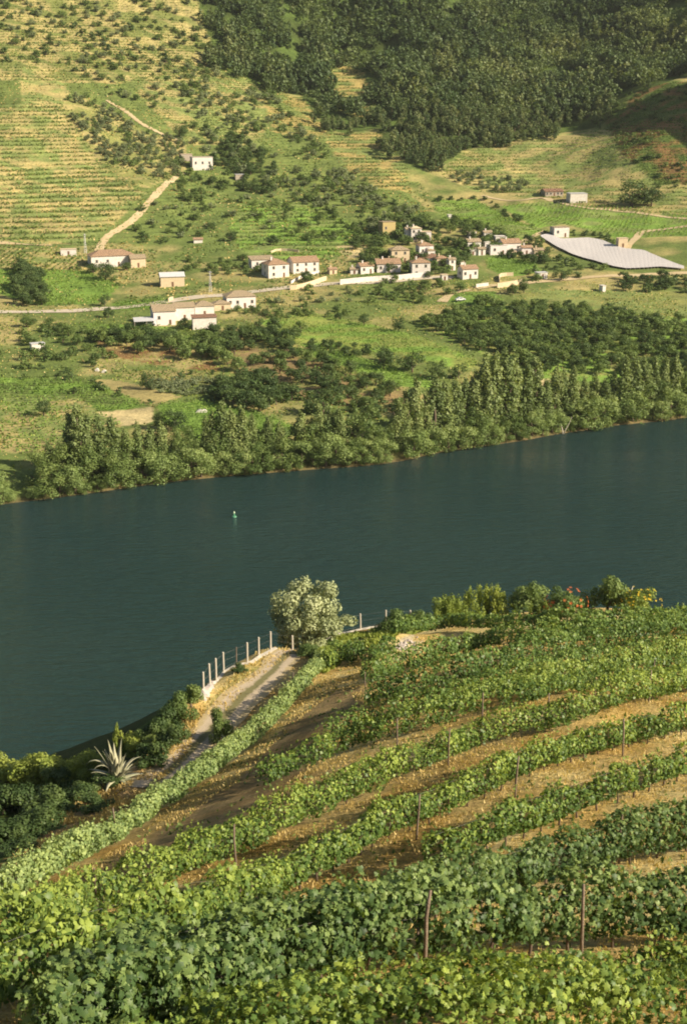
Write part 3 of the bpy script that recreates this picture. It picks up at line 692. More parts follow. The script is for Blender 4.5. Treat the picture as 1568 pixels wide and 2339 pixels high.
G = grove
ROADW = None
G(['olive_tree','olive_tree','shrub'], [(140,236),(185,212),(250,245),(330,300),(420,322),(425,385),(335,432),(285,412),(205,335)], 4.2, (2.6,4.4), 1.1, 'olive_tree', 'grey green olive in the diagonal belt between the left terraces and the track', 'olives of the diagonal belt', 31, .85)
G(['orchard_tree','olive_tree','shrub','dark_shrub'], [(-20,-40),(440,-40),(470,75),(500,160),(420,240),(330,250),(200,190),(160,150),(-20,160)], 7.3, (2.2,5.5), 1.2, 'hill_tree', 'small tree on the upper left terraces', 'trees of the upper left terraces', 32, .75)
G(['orchard_tree','olive_tree','shrub','pale_shrub'], [(420,190),(500,160),(620,210),(720,320),(870,430),(960,480),(860,540),(700,470),(560,400),(420,320)], 6.0, (2.4,5.5), 1.15, 'slope_tree', 'small tree scattered on the slope under the wood', 'trees scattered under the wood', 33, .72)
G(['dark_shrub','round_tree'], [(490,340),(560,315),(650,400),(640,440),(560,440),(470,420)], 5.5, (3.5,6), 1.1, 'thicket_tree', 'dark round tree in the thicket right of the ruined house', 'thicket beside the ruined house', 34, .8)
G(['orchard_tree','shrub'], [(400,395),(520,395),(520,450),(420,460)], 5.5, (3,5), 1.1, 'thicket_tree', 'green bushy tree below the ruined house', 'trees below the ruined house', 35, .8)
G(['shrub','orchard_tree','pale_shrub'], [(330,455),(560,450),(700,440),(820,520),(740,560),(520,500),(430,560),(280,560)], 7.0, (2,4.6), 1.25, 'field_bush', 'bush among the small plots above the village road', 'bushes above the village road', 36, .7)
G(['pale_shrub','shrub'], [(780,420),(870,440),(980,520),(900,520),(800,480)], 5.5, (2.5,4.5), 1.2, 'pale_bush', 'pale grey green bush on the slope above the village', 'pale bushes above the village', 37, .8)
G(['round_tree','orchard_tree','shrub'], [(830,500),(960,495),(1080,510),(1240,560),(1250,610),(1120,590),(1060,600),(1000,640),(840,620),(800,560)], 5.6, (3,5.6), 1.2, 'village_tree', 'green tree growing between the village houses', 'trees between the village houses', 38, .72)
G(['olive_tree'], [(1095,412),(1190,408),(1215,432),(1150,440),(1095,436)], 5.0, (3,4.2), 1.1, 'olive_tree', 'grey olive in the short row below the bright knoll', 'olives below the bright knoll', 39, .9)
G(['olive_tree','pale_shrub'], [(985,385),(1100,395),(1100,425),(1000,425)], 5.2, (2.8,4.2), 1.1, 'olive_tree', 'grey olive at the foot of the wood', 'olives at the foot of the wood', 40, .8)
G(['orchard_tree','round_tree','orchard_tree'], [(950,745),(1090,692),(1210,702),(1330,705),(1506,735),(1600,745),(1600,868),(1400,860),(1250,850),(1130,820),(1080,795)], 5.4, (3.6,5.6), 1.15, 'orchard_tree', 'dark green tree in the dense orchard on the right river flats', 'trees of the dense right orchard', 41, .93)
G(['orchard_tree','round_tree'], [(480,765),(560,770),(640,765),(700,800),(760,830),(840,870),(905,905),(890,935),(790,925),(700,890),(620,850),(560,860),(480,820)], 7.0, (3.8,5.6), 1.15, 'orchard_tree', 'orchard tree standing on bare brown soil', 'orchard trees on brown soil', 42, .85)
G(['round_tree','orchard_tree'], [(212,765),(300,760),(400,775),(560,765),(620,745),(690,760),(680,790),(560,800),(480,830),(380,815),(225,800)], 6.6, (4.2,6), 1.2, 'belt_tree', 'dark rounded tree in the belt below the large white house', 'tree belt below the large white house', 43, .9)
G(['shrub','orchard_tree'], [(40,742),(120,735),(210,765),(270,820),(250,850),(130,830),(40,850)], 7.0, (2.6,4.6), 1.2, 'flat_bush', 'green bush on the left edge of the river flats', 'bushes at the left of the flats', 44, .8)
G(['round_tree','dark_shrub'], [(484,905),(520,872),(600,863),(668,880),(668,920),(600,940),(520,935)], 5.0, (4.5,6.5), 1.15, 'thicket_tree', 'tree of the dark rounded thicket on the river flats', 'rounded thicket on the flats', 45, .95)
G(['pale_shrub'], [(345,872),(440,865),(520,872),(500,900),(420,905),(350,895)], 3.2, (1.8,2.8), 1.3, 'reed_clump', 'pale silvery shrub in the band beside the rounded thicket', 'pale silvery shrub band', 46, .95, cat='shrub')
G(['shrub','orchard_tree'], [(800,655),(880,645),(1020,645),(1060,660),(1000,690),(880,700),(800,690)], 6.5, (2.8,4.6), 1.2, 'roadside_tree', 'bushy tree just below the village road', 'trees below the village road', 47, .85)
G(['pale_shrub','shrub'], [(650,655),(800,660),(800,720),(700,715),(620,690)], 7.5, (2.0,3.6), 1.2, 'roadside_bush', 'pale bush on the meadow edge below the road', 'bushes on the meadow edge', 48, .7)
G(['shrub','dark_shrub'], [(1150,600),(1240,560),(1320,600),(1400,622),(1300,640),(1180,650)], 7.0, (2.4,4.2), 1.2, 'hedge_bush', 'bush in front of the plastic tunnels', 'bushes in front of the plastic tunnels', 49, .85)
G(['round_tree'], [(40,612),(80,620),(108,660),(108,700),(60,700),(40,690)], 5.0, (4.5,7), 1.1, 'valley_tree', 'grey green tree on the left edge beside the bright field', 'trees left of the bright field', 50, .95)
G(['shrub','orchard_tree'], [(500,600),(560,590),(620,620),(740,640),(640,655),(480,655),(430,640),(430,590)], 6.0, (2.2,4.0), 1.2, 'garden_bush', 'garden bush beside the two red roofed houses', 'garden bushes by the red roofed houses', 51, .7)
G(['shrub','orchard_tree','dark_shrub'], [(700,905),(790,900),(880,930),(1000,885),(1060,850),(1130,830),(1240,860),(1220,900),(1080,900),(960,960),(800,960),(700,960)], 6.8, (3,5.5), 1.2, 'slope_bush', 'bush on the slope behind the poplars', 'bushes behind the poplars', 52, .8)
G(['shrub','dark_shrub'], [(1385,215),(1500,195),(1600,190),(1600,430),(1506,430),(1420,360),(1385,300)], 6.0, (1.6,3.4), 1.4, 'spur_bush', 'low bush on the shaded brown spur at the right', 'bushes on the shaded spur', 56, .8)
G(['shrub','orchard_tree'], [(560,400),(700,470),(830,530),(830,560),(700,560),(560,470)], 7.0, (1.8,3.8), 1.2, 'field_bush', 'bush between the light middle terraces', 'bushes of the middle terraces', 57, .7)
G(['round_tree','dark_shrub'], [(690,780),(800,793),(885,815),(880,830),(780,812),(690,798)], 5.0, (2.6,4.4), 1.2, 'hedge_tree', 'dark tree of the hedge between the meadow and the bright green strip', 'hedge above the bright green strip', 58, .95)
G(['dark_shrub','shrub'], [(48,855),(190,858),(275,892),(350,922),(350,932),(270,906),(185,870),(48,866)], 4.5, (1.6,2.8), 1.3, 'hedge_bush', 'dark hedge bush along the lower left vineyard', 'hedge of the lower left vineyard', 59, .9)
G(['dark_shrub','shrub'], [(60,604),(200,610),(275,645),(268,656),(196,622),(60,616)], 4.5, (1.6,2.6), 1.3, 'hedge_bush', 'dark hedge bush above the bright left field', 'hedge of the bright left field', 60, .9)
G(['dark_shrub','round_tree'], [(985,450),(1100,448),(1190,500),(1240,528),(1225,536),(1170,510),(1090,462),(985,464)], 6.0, (1.8,3.4), 1.3, 'hedge_bush', 'bush along the track between the right vineyards', 'hedge between the right vineyards', 61, .8)
G(['shrub','dark_shrub'], [(40,830),(200,840),(260,850),(500,852),(500,864),(260,862),(200,852),(40,845)], 5.5, (1.8,3.2), 1.3, 'hedge_bush', 'bush of the hedge across the left flats', 'hedge across the left flats', 62, .85)
G(['orchard_tree','shrub'], [(590,725),(680,712),(760,722),(760,732),(690,724),(600,742)], 5.0, (2.2,3.6), 1.2, 'hedge_tree', 'bushy tree along the top of the yellow meadow', 'hedge above the yellow meadow', 63, .9)
G(['shrub','dark_shrub'], [(600,690),(700,685),(710,712),(600,722),(500,725),(520,705)], 5.5, (2.2,3.6), 1.3, 'hedge_bush', 'green hedge bush right of the long tiled house', 'hedge bushes by the long tiled house', 53, .85)
G(['dark_shrub','round_tree'], [(1405,640),(1500,632),(1600,640),(1600,668),(1430,672)], 5.5, (3,4.8), 1.2, 'hedge_tree', 'dark bushy tree at the right edge below the tunnels', 'dark trees at the right edge', 54, .9)
G(['dark_shrub','shrub'], [(1215,528),(1330,530),(1400,540),(1410,560),(1340,545),(1260,540)], 5.0, (2.0,3.2), 1.3, 'hedge_bush', 'bush of the hedge behind the plastic tunnels', 'hedge behind the plastic tunnels', 55, .9)

T = tree_at
for px, py, h, w, lab in [(773,731,20,.95,'smallest of the three lone trees on the yellow meadow'),(830,742,28,1.0,'middle one of the three lone trees on the meadow'),(910,756,33,1.05,'largest of the three lone trees on the meadow'),
        (243,640,42,1.15,'big dark tree in front of the long farmhouse'),(215,626,26,1.2,'dark tree left of the big one before the farmhouse'),(290,618,20,1.2,'small dark tree at the right end of the farmhouse'),
        (527,552,28,1.3,'lone dark tree on the pale plot above the road'),(620,560,24,1.4,'wide dark tree by the light terraces'),(698,642,24,1.0,'round dark tree between the red roofed houses'),
        (875,842,52,1.1,'leftmost big dark tree at the end of the green strip'),(940,850,50,1.15,'second big dark tree along the green strip'),(1000,865,46,1.1,'third big dark tree along the green strip'),(1045,866,38,1.1,'fourth dark tree along the green strip'),
        (737,948,66,1.2,'large round dark tree at the thicket edge near the river'),(336,890,44,.8,'upright dark tree beside the pale shrub band'),(400,985,52,1.1,'dark tree standing by the lower vineyard corner'),(370,980,44,1.0,'dark tree left at the lower vineyard corner'),
        (412,318,34,1.0,'dark tree on the track above the ruined house'),(1440,470,60,1.5,'large dark tree in the shade at the right edge'),(1485,472,44,1.3,'dark tree in shade against the right edge'),
        (890,905,40,1.1,'dark tree on the bare slope behind the poplars'),(1280,640,30,1.2,'dark tree above the right meadow'),(1195,668,36,.9,'upright dark tree at the meadow corner'),(1170,672,26,1.0,'smaller dark tree at the meadow corner'),
        (1165,590,24,1.0,'dark tree below the white village houses'),(240,700,30,.9,'grey green tree on the valley road'),(248,725,26,1.0,'dark bush below the grey green tree on the road'),
        (420,752,26,1.3,'bushy tree in front of the white house yard'),(100,950,40,1.0,'tree on the dry bank at the left'),(170,900,18,1.0,'small tree between the lower left plots')]:
    T(random.choice(['oak_tree']) if h > 26 else 'round_tree', px, py, h, w, 'broadleaf_tree', lab)

# the riverside band
bank_line = lambda px: np.interp(px, [p[0] for p in bank_px], [p[1] for p in bank_px])
rr = random.Random(5)
x = -60.0
while x < 1640:                                                  # low willows leaning over the water
    base = bank_line(x); h = rr.uniform(32, 80)
    if not (895 < x < 940 or 30 < x < 85 and rr.random() < .7): 
        T('willow' if rr.random() < .62 else 'bankside_tree', x, base-rr.uniform(1, 9), h, rr.uniform(1.05, 1.5), 'willow', 'rounded pale green willow overhanging the far water edge', 'tree', 'willows along the far water edge')
    x += rr.uniform(14, 28)
x = 95.0
while x < 1640:                                                  # darker trees behind
    base = bank_line(x)-rr.uniform(24, 44)
    T('bankside_tree', x, base, rr.uniform(55, 105), rr.uniform(.8, 1.15), 'bankside_tree', 'mid green tree in the band behind the willows', 'tree', 'trees behind the willows')
    x += rr.uniform(20, 36)
pops = [(165,1092,128),(185,1098,150),(207,1096,158),(232,1092,152),(262,1085,118),(288,1083,112),(318,1082,122),(345,1078,112),(372,1075,100),(398,1072,80),
        (472,1062,110),(490,1060,118),(508,1060,120),(528,1057,115),(552,1056,120),(576,1054,118),(612,1048,85),(640,1046,90),(690,1042,98),(722,1040,110),(748,1040,106),(775,1042,108),(815,1038,80),(845,1036,70),
        (908,1028,112),(925,1026,120),(948,1022,140),(968,1018,128),(990,1014,135),(1012,1010,135),(1035,1005,130),(1060,1000,142),(1082,998,160),(1103,995,168),(1125,992,160),(1147,990,165),(1168,985,162),(1198,982,165),(1216,978,140),
        (1240,975,100),(1262,972,118),(1282,972,132),(1303,968,118),(1330,962,100),(1352,958,96),(1374,955,100),(1398,952,108),(1420,950,118),(1442,948,122),(1464,945,128),(1486,942,120),(1510,938,125),(1535,934,120),(1565,930,130),(1600,922,125),(95,1106,70),(120,1104,82),(142,1100,95)]
for px, py, h in pops:
    T('poplar', px+rr.uniform(-3, 3), py+rr.uniform(-4, 2), h*rr.uniform(.9, 1.2), rr.uniform(1.0, 1.5), 'poplar', 'tall narrow poplar in the line along the far river bank', 'tree', 'poplars along the far bank')
h_ = hit([1285], [992])[0]
b = MB(); b.tube([(0,0,-.3),(-.4,0,1.6),(-.9,.1,3.4),(-1.1,.1,5.2)], [.22,.18,.12,.04], 6); b.tube([(0,0,-.2),(.7,0,1.8),(1.7,.1,3.6),(2.4,.1,5.6)], [.2,.16,.1,.04], 6)
tag(b.build('bare_trunk', M['concrete'], None, (h_[0], h_[1], h_[2]), True), 'pale bare forked trunk leaning over the far bank on the right', 'dead tree')

# ------------------------------------------------------------------ buildings
W_WHITE = solid_mat('white_wall', (.72,.68,.64), (.52,.47,.42), .8); W_PINK = solid_mat('pinkish_wall', (.74,.66,.64), (.62,.56,.53), .8)
W_TAN = solid_mat('tan_wall', (.62,.50,.34), (.48,.38,.25), 1.0); W_STONE = solid_mat('stone_wall', (.42,.36,.29), (.30,.25,.2), 1.6, bump=.5, bscale=6)
W_YEL = solid_mat('ochre_wall', (.42,.33,.14), (.36,.28,.12), 1.0)
M_glass = solid_mat('dark_pane', (.03,.035,.04), None, 2, .15); M_frame = solid_mat('painted_frame', (.5,.45,.38)); M_door = solid_mat('brown_door', (.18,.09,.05))
M_sheet = solid_mat('grey_sheet_roof', (.55,.55,.56), (.45,.45,.46), .5, .5)
def tile_mat(name, a, b_):
    m, n, l = new_mat(name); tc = n.new('ShaderNodeTexCoord')
    w = n.new('ShaderNodeTexWave'); w.inputs['Scale'].default_value = 1.6; w.inputs['Distortion'].default_value = .4; l.new(tc.outputs['Object'], w.inputs['Vector'])
    c = ramp(n, l, noise(n, l, 1.2, 5, .7, tc.outputs['Object']), [(.3, a), (.7, b_)])
    c = mix(n, l, .35, c, mix(n, l, 1, c, ramp(n, l, w.outputs[1], [(0, (.5,.5,.5)), (1, (1.2,1.2,1.2))]), 'MULTIPLY'))
    d = n.new('ShaderNodeBsdfPrincipled'); d.inputs['Roughness'].default_value = .9; l.new(c, d.inputs['Base Color'])
    bb = n.new('ShaderNodeBump'); bb.inputs['Distance'].default_value = .08; l.new(w.outputs[1], bb.inputs['Height']); l.new(bb.outputs[0], d.inputs['Normal'])
    o = n.new('ShaderNodeOutputMaterial'); l.new(d.outputs[0], o.inputs[0]); return m
T_RED = tile_mat('terracotta_tiles', (.40,.25,.15), (.33,.22,.14)); T_TAN = tile_mat('old_pale_tiles', (.40,.31,.20), (.32,.25,.16)); T_BRN = tile_mat('brown_tiles', (.28,.15,.09), (.2,.12,.08))
def house(xl, xr, yt, yb, label, wall=W_WHITE, roof=T_RED, style='gable', yaw=-12, depth=.75, wins=3, chim=False, storeys=1, name='house', cat='house', door=True, ridge='x'):
    """box given by its left, right, top and foot in the photograph"""
    h = hit((xl+xr)/2, yb, 'far', z_far)[0]; k = h[3]/FPX
    Wd = (xr-xl)*k; Ht = (yb-yt)*k/.98; Dp = max(3.0, Wd*depth); 
    rise = 0 if style == 'flat' else min(Ht*.34, (Dp if ridge == 'x' else Wd)*.24)
    wh = Ht - rise - (.12 if style == 'flat' else 0); wh = max(wh, 1.6); x0, x1, y0, y1 = -Wd/2, Wd/2, 0, Dp
    e = tag(link(name, None, None, (h[0], h[1], h[2]+.1)), label, cat); e.rotation_euler.z = R(yaw)
    b = MB(); b.box(x0, x1, y0, y1, -1.2, wh)
    if style == 'gable':
        if ridge == 'x': b.add([(x0,y0,wh),(x0,y1,wh),(x0,(y0+y1)/2,wh+rise),(x1,y0,wh),(x1,y1,wh),(x1,(y0+y1)/2,wh+rise)], [(0,2,1),(3,4,5)])
        else: b.add([(x0,y0,wh),(x1,y0,wh),(0,y0,wh+rise),(x0,y1,wh),(x1,y1,wh),(0,y1,wh+rise)], [(0,1,2),(3,5,4)])
    b.build('wall', wall, e)
    o_ = .35; t_ = .14; r = MB()
    def slab(q):                                           # a roof slope with thickness
        n_ = (Vector(q[1])-Vector(q[0])).cross(Vector(q[2])-Vector(q[0])).normalized()*t_
        up = [tuple(Vector(p)+n_) for p in q]; m_ = len(q)
        r.add(list(q)+up, [tuple(range(m_))[::-1], tuple(range(m_, 2*m_))]+[(i, (i+1) % m_, (i+1) % m_+m_, i+m_) for i in range(m_)])
    if style == 'flat': r.box(x0-.2, x1+.2, y0-.2, y1+.2, wh+.002, wh+.14)
    elif style == 'shed': 
        slab([(x0-o_,y0-o_,wh+.01),(x1+o_,y0-o_,wh+.01),(x1+o_,y1+o_,wh+rise),(x0-o_,y1+o_,wh+rise)]); 
        bb = MB(); bb.box(x0+.05, x1-.05, y1-.25, y1-.05, wh, wh+rise*.95); bb.build('wall', wall, e)
    elif style == 'gable':
        ym = (y0+y1)/2; s_ = rise/((y1-y0)/2 if ridge == 'x' else Wd/2); zz = wh-o_*s_+.01
        if ridge == 'x':
            slab([(x0-o_,y0-o_,zz),(x1+o_,y0-o_,zz),(x1+o_,ym,wh+rise+.01),(x0-o_,ym,wh+rise+.01)]); slab([(x1+o_,y1+o_,zz),(x0-o_,y1+o_,zz),(x0-o_,ym,wh+rise+.01),(x1+o_,ym,wh+rise+.01)])
        else:
            slab([(0,y0-o_,wh+rise+.01),(0,y1+o_,wh+rise+.01),(x0-o_,y1+o_,zz),(x0-o_,y0-o_,zz)]); slab([(0,y1+o_,wh+rise+.01),(0,y0-o_,wh+rise+.01),(x1+o_,y0-o_,zz),(x1+o_,y1+o_,zz)])
    else:
        ym = (y0+y1)/2; ins = min(Dp/2, Wd/2*.85); a, c = (x0+ins, ym, wh+rise), (x1-ins, ym, wh+rise); zz = wh+.01
        A, B_, C_, D_ = (x0-o_,y0-o_,zz), (x1+o_,y0-o_,zz), (x1+o_,y1+o_,zz), (x0-o_,y1+o_,zz)
        slab([A, B_, c, a]); slab([C_, D_, a, c]); slab([D_, A, a]); slab([B_, C_, c])
    ro = r.build('roof', roof, e)
    if chim:
        c = MB(); cx_ = x0+Wd*.28; c.box(cx_-.3, cx_+.3, Dp*.4, Dp*.4+.5, wh+rise*.5, wh+rise+.9); c.box(cx_-.4, cx_+.4, Dp*.4-.1, Dp*.4+.6, wh+rise+.9, wh+rise+1.02); c.build('chimney', wall, ro)
    # openings in the front, and one in each end wall
    st_h = wh/storeys; ww = min(.95, Wd/(wins*2+1)) if wins else 0; hh = min(1.25, st_h*.45)
    def window(cx_, cz, side):
        if side == 'f': bx = lambda g, a0, a1, dd0, dd1, z0, z1: g.box(cx_+a0, cx_+a1, -dd1, -dd0, z0, z1)
        else: bx = lambda g, a0, a1, dd0, dd1, z0, z1: g.box(x0-dd1, x0-dd0, cx_+a0, cx_+a1, z0, z1)
        g = MB(); q = .09
        bx(g, -ww/2-q, ww/2+q, -.01, .07, cz+hh/2, cz+hh/2+q); bx(g, -ww/2-q-.06, ww/2+q+.06, -.01, .12, cz-hh/2-q, cz-hh/2)
        bx(g, -ww/2-q, -ww/2, -.01, .07, cz-hh/2, cz+hh/2); bx(g, ww/2, ww/2+q, -.01, .07, cz-hh/2, cz+hh/2); bx(g, -.025, .025, -.01, .05, cz-hh/2, cz+hh/2)
        f = g.build('window', M_frame, e); p = MB(); bx(p, -ww/2, ww/2, .005, .02, cz-hh/2, cz+hh/2); p.build('pane', M_glass, f)
    for s_ in range(storeys):
        for w_ in range(wins):
            cx_ = x0+Wd*(w_+.5)/wins
            if s_ == 0 and door and w_ == wins//2:
                d_ = MB(); dh = min(2.05, wh*.75); d_.box(cx_-.45, cx_+.45, -.05, .02, .02, dh); do = d_.build('door', M_door, e)
                k_ = MB(); k_.box(cx_+.3, cx_+.38, -.11, -.05, dh*.45, dh*.52); k_.build('handle', M_glass, do); continue
            window(cx_, st_h*(s_+.55), 'f')
        if wins: window(Dp*.5, st_h*(s_+.55), 's')
    return e
house(140,175,570,584,'small white hut with a flat roof on the left plot','%' and W_WHITE,W_TAN,'flat',11,.6,1,name='hut',cat='hut')
house(210,310,574,609,'long white farmhouse with an orange roof behind a dark tree',W_WHITE,T_RED,'hip',20,.5,4,name='farmhouse')
house(300,334,584,611,'pale annex at the right end of the long farmhouse',W_TAN,T_TAN,'gable',20,.9,1,name='annex')
house(368,422,625,655,'tan shed with a pale sheet roof above the road',W_TAN,M_sheet,'gable',14,.6,1,name='shed',cat='shed')
house(574,628,588,612,'low white house with a pale roof left of the two red roofed ones',W_WHITE,T_TAN,'shed',20,.5,2)
house(612,662,595,634,'white house with a terracotta hip roof and a chimney in the garden',W_WHITE,T_RED,'hip',24,.9,2,True,2)
house(668,730,589,623,'white two storey house with an orange gable roof beside the terrace',W_WHITE,T_RED,'gable',22,.7,3,False,2)
house(518,585,668,704,'long house with a tan tiled roof and a row of four windows',W_PINK,T_TAN,'hip',16,.7,4,False,1)
house(490,528,688,709,'low tiled outbuilding left of the house with four windows',W_TAN,T_TAN,'hip',16,.8,1,name='outbuilding')
house(352,402,700,743,'tiled wing at the left of the large white house',W_PINK,T_TAN,'gable',16,1.0,2)
house(400,445,694,731,'middle tiled wing of the large white house',W_WHITE,T_TAN,'gable',16,.8,1)
house(446,490,691,722,'rear white wing with a pyramid roof at the large house',W_WHITE,T_TAN,'hip',16,.9,1)
house(441,495,722,751,'bright white windowless front block of the large house',W_WHITE,T_BRN,'shed',14,.35,0,door=False)
house(74,104,785,800,'tiny white hut by the left edge of the flats',W_WHITE,M_sheet,'flat',26,.6,0,name='hut',cat='hut',door=False)
house(443,463,544,555,'tiny white hut with a red roof alone on the slope',W_WHITE,T_RED,'gable',11,.6,0,name='hut',cat='hut',door=False)
house(440,487,360,388,'roofless looking white ruin at the top of the dirt track',W_WHITE,W_STONE,'flat',18,.6,3,name='ruin',cat='ruin',door=False)
house(414,440,353,368,'low stone annex left of the white ruin',W_STONE,W_TAN,'flat',18,.8,0,name='annex',cat='ruin',door=False)
house(538,560,399,412,'tiny grey stone hut half hidden in the thicket',W_STONE,M_sheet,'flat',14,.7,0,name='hut',cat='hut',door=False)
V = [(872,904,508,537,'house with ochre upper wall standing highest at the village left',W_YEL,T_TAN,'flat',2,1),(926,943,521,548,'narrow white house right of the ochre one',W_WHITE,T_TAN,'gable',1,1),
 (938,962,519,551,'taller white house with a chimney among the upper left houses',W_WHITE,W_TAN,'hip',2,2),(960,984,530,550,'low white house with a dark terrace at the end of the upper left group',W_PINK,W_TAN,'flat',2,1),
 (893,935,565,600,'tall tan house with a broad pyramid roof',W_TAN,T_TAN,'hip',2,2),(956,990,556,586,'cream house with an orange roof in the village centre',W_PINK,T_RED,'hip',2,1),
 (822,855,602,625,'white house at the left end of the lower village row',W_WHITE,T_RED,'gable',2,1),(860,915,594,622,'wide white house with a tan roof behind the long wall',W_PINK,T_RED,'gable',3,1),
 (940,982,594,632,'tall white house with an orange roof right behind the long wall',W_WHITE,T_RED,'hip',2,2),(956,1000,584,602,'pale low house behind the tall one by the long wall',W_WHITE,T_BRN,'gable',2,1),
 (996,1024,586,606,'small tiled house amid trees right of the village centre',W_TAN,T_RED,'hip',1,1),(1024,1040,590,618,'narrow bright white end wall house',W_WHITE,T_TAN,'gable',1,2),(1054,1092,608,637,'white house with a rust orange roof alone in the trees',W_WHITE,T_RED,'gable',3,1),
 (1066,1098,547,570,'white house at the left of the upper right village group',W_WHITE,T_TAN,'gable',2,1),(1104,1124,528,545,'small white house topmost of the village',W_WHITE,T_TAN,'gable',1,1),(1069,1088,530,542,'tiny white house left of the topmost one',W_WHITE,W_TAN,'flat',1,1),
 (1130,1152,540,558,'white cube house above the wide orange roof',W_WHITE,W_WHITE,'flat',1,1),(1146,1190,548,577,'white house with the widest orange roof in the village',W_WHITE,T_RED,'gable',3,1),(1118,1158,561,582,'low white front house with a dark garage opening',W_PINK,W_WHITE,'flat',2,1),
 (1106,1118,553,568,'small white block between the upper right houses',W_WHITE,W_WHITE,'flat',1,1),(1190,1213,562,582,'small house with a mixed orange roof at the right group end',W_PINK,T_RED,'gable',1,1),(1218,1240,568,590,'last small tan house toward the tunnels',W_TAN,T_TAN,'gable',1,1),
 (1084,1104,568,582,'tiny white shed on the slope below the upper right houses',W_WHITE,T_TAN,'flat',1,1),(1226,1250,623,637,'low white shed beside the right dirt road',W_WHITE,M_sheet,'flat',1,1),(1263,1299,520,542,'white house with a flat grey roof above the tunnels',W_WHITE,T_TAN,'flat',2,1),
 (1410,1432,545,566,'ruined tan stone house beyond the tunnels',W_TAN,W_TAN,'flat',1,1),(1243,1286,433,448,'long dark shed with open bays and a brown roof',W_STONE,T_BRN,'gable',5,1),(1300,1340,443,463,'plain white building right of the dark open shed',W_WHITE,M_sheet,'flat',0,1),
 (1374,1382,653,667,'tiny white hut alone on the right meadow',W_WHITE,W_WHITE,'flat',0,1),
 (884,906,592,606,'small cream house squeezed behind the wide one by the long wall',W_TAN,T_RED,'gable',1,1),(925,941,536,549,'low white block at the foot of the upper left houses',W_WHITE,W_WHITE,'flat',1,1),
 (976,993,570,588,'white house just right of the cream one in the village centre',W_WHITE,T_TAN,'hip',1,1),(1091,1108,566,583,'white two storey house below the upper right group',W_WHITE,T_TAN,'gable',1,2),
 (1073,1086,571,583,'small pale shed left of the two storey one below the upper right group',W_PINK,W_WHITE,'flat',1,1),(1201,1214,563,580,'narrow white house standing at the right group end',W_WHITE,W_WHITE,'flat',1,2),
 (1053,1068,556,566,'tan shed at the far left of the upper right group',W_TAN,W_TAN,'flat',1,1),(1023,1031,491,499,'tiny white hut alone above the village trees',W_WHITE,W_WHITE,'flat',0,1),
 (1051,1060,598,606,'tiny white shed alone above the rust roofed house',W_WHITE,T_TAN,'flat',0,1),(800,818,612,626,'small white house at the far left end of the village by the road',W_WHITE,T_TAN,'gable',1,1),
 (1160,1178,574,588,'low white house in front of the widest orange roof',W_WHITE,T_TAN,'gable',1,1),(1008,1022,628,640,'low white outhouse right of the long wall',W_WHITE,W_TAN,'flat',1,1),
 (752,770,612,626,'little tan house between the two storey one and the village',W_TAN,T_RED,'gable',1,1)]
for a, b_, c, d_, lab, w_, r_, st, wi, sto in V:
    house(a, b_, c, d_, lab, w_, r_, st, 8 + (a*7 % 5)*4, .8, wi, storeys=sto, chim=('chimney' in lab or (st != 'flat' and a % 2 == 0)), door=wi > 0, cat='hut' if 'hut' in lab else 'shed' if 'shed' in lab else 'house', name='shed' if 'shed' in lab else 'village_house')
# carport
h_ = hit(336, 748, 'far', z_far)[0]; e = tag(link('carport', None, None, (h_[0], h_[1], h_[2])), 'open carport with a grey sheet roof left of the large white house', 'carport'); e.rotation_euler.z = R(14)
b = MB(); b.add([(-4.8,0,2.4),(4.2,0,2.5),(4.2,5.5,3.4),(-4.8,5.5,3.2),(-4.8,0,2.5),(4.2,0,2.6),(4.2,5.5,3.5),(-4.8,5.5,3.3)], [(0,3,2,1),(4,5,6,7),(0,1,5,4),(1,2,6,5),(2,3,7,6),(3,0,4,7)]); b.build('roof', M_sheet, e)
for x, y, z in ((-4.6,.2,2.42),(4,.2,2.5),(-4.6,5.2,3.15),(4,5.2,3.3),(0,.2,2.45)): b = MB(); b.box(x-.08, x+.08, y-.08, y+.08, -.5, z); b.build('post', W_STONE, e)
# cars
def car(px, py, yaw, body, label):
    h = hit(px, py, 'far', z_far)[0]; e = tag(link('parked_car', None, None, (h[0], h[1], h[2]+.3)), label, 'car'); e.rotation_euler.z = R(yaw)
    prof = [(-2.1,.35),(-2.1,.8),(-1.9,.95),(-1.3,1.0),(-.9,1.42),(.7,1.45),(1.3,1.0),(2.0,.85),(2.12,.6),(2.1,.35)]
    b = MB(); n_ = len(prof); b.add([(x,-.82,z) for x, z in prof]+[(x,.82,z) for x, z in prof], [tuple(range(n_)), tuple(range(2*n_-1, n_-1, -1))]+[(i, i+n_, (i+1) % n_+n_, (i+1) % n_) for i in range(n_)])
    b.build('body', body, e)
    for s_ in (-1, 1):
        w = MB(); w.add([(-.85,s_*.83,1.0),(.85,s_*.83,1.0),(.55,s_*.83,1.36),(-.65,s_*.83,1.36)], [(0,1,2,3)]); w.build('window', M_glass, e)
        for x in (-1.3, 1.35): w = MB(); w.tube([(x, s_*.7, .32), (x, s_*.88, .32)], .32, 12); w.build('wheel', M_glass, e)
    w = MB(); w.add([(.78,-.7,1.41),(1.26,-.7,1.05),(1.26,.7,1.05),(.78,.7,1.41)], [(0,1,2,3)]); g = w.build('windscreen', M_glass, e); g.location = (.02, 0, .02)
car(1050, 688, 20, solid_mat('white_car_paint', (.8,.8,.8), None, 1, .3), 'white car parked on the meadow under the village')
car(1476, 637, 8, solid_mat('red_car_paint', (.5,.05,.04), None, 1, .3), 'red car on the dirt road by the right edge')
car(345, 744, -14, solid_mat('grey_car_paint', (.5,.5,.52), None, 1, .3), 'pale grey car parked under the carport')
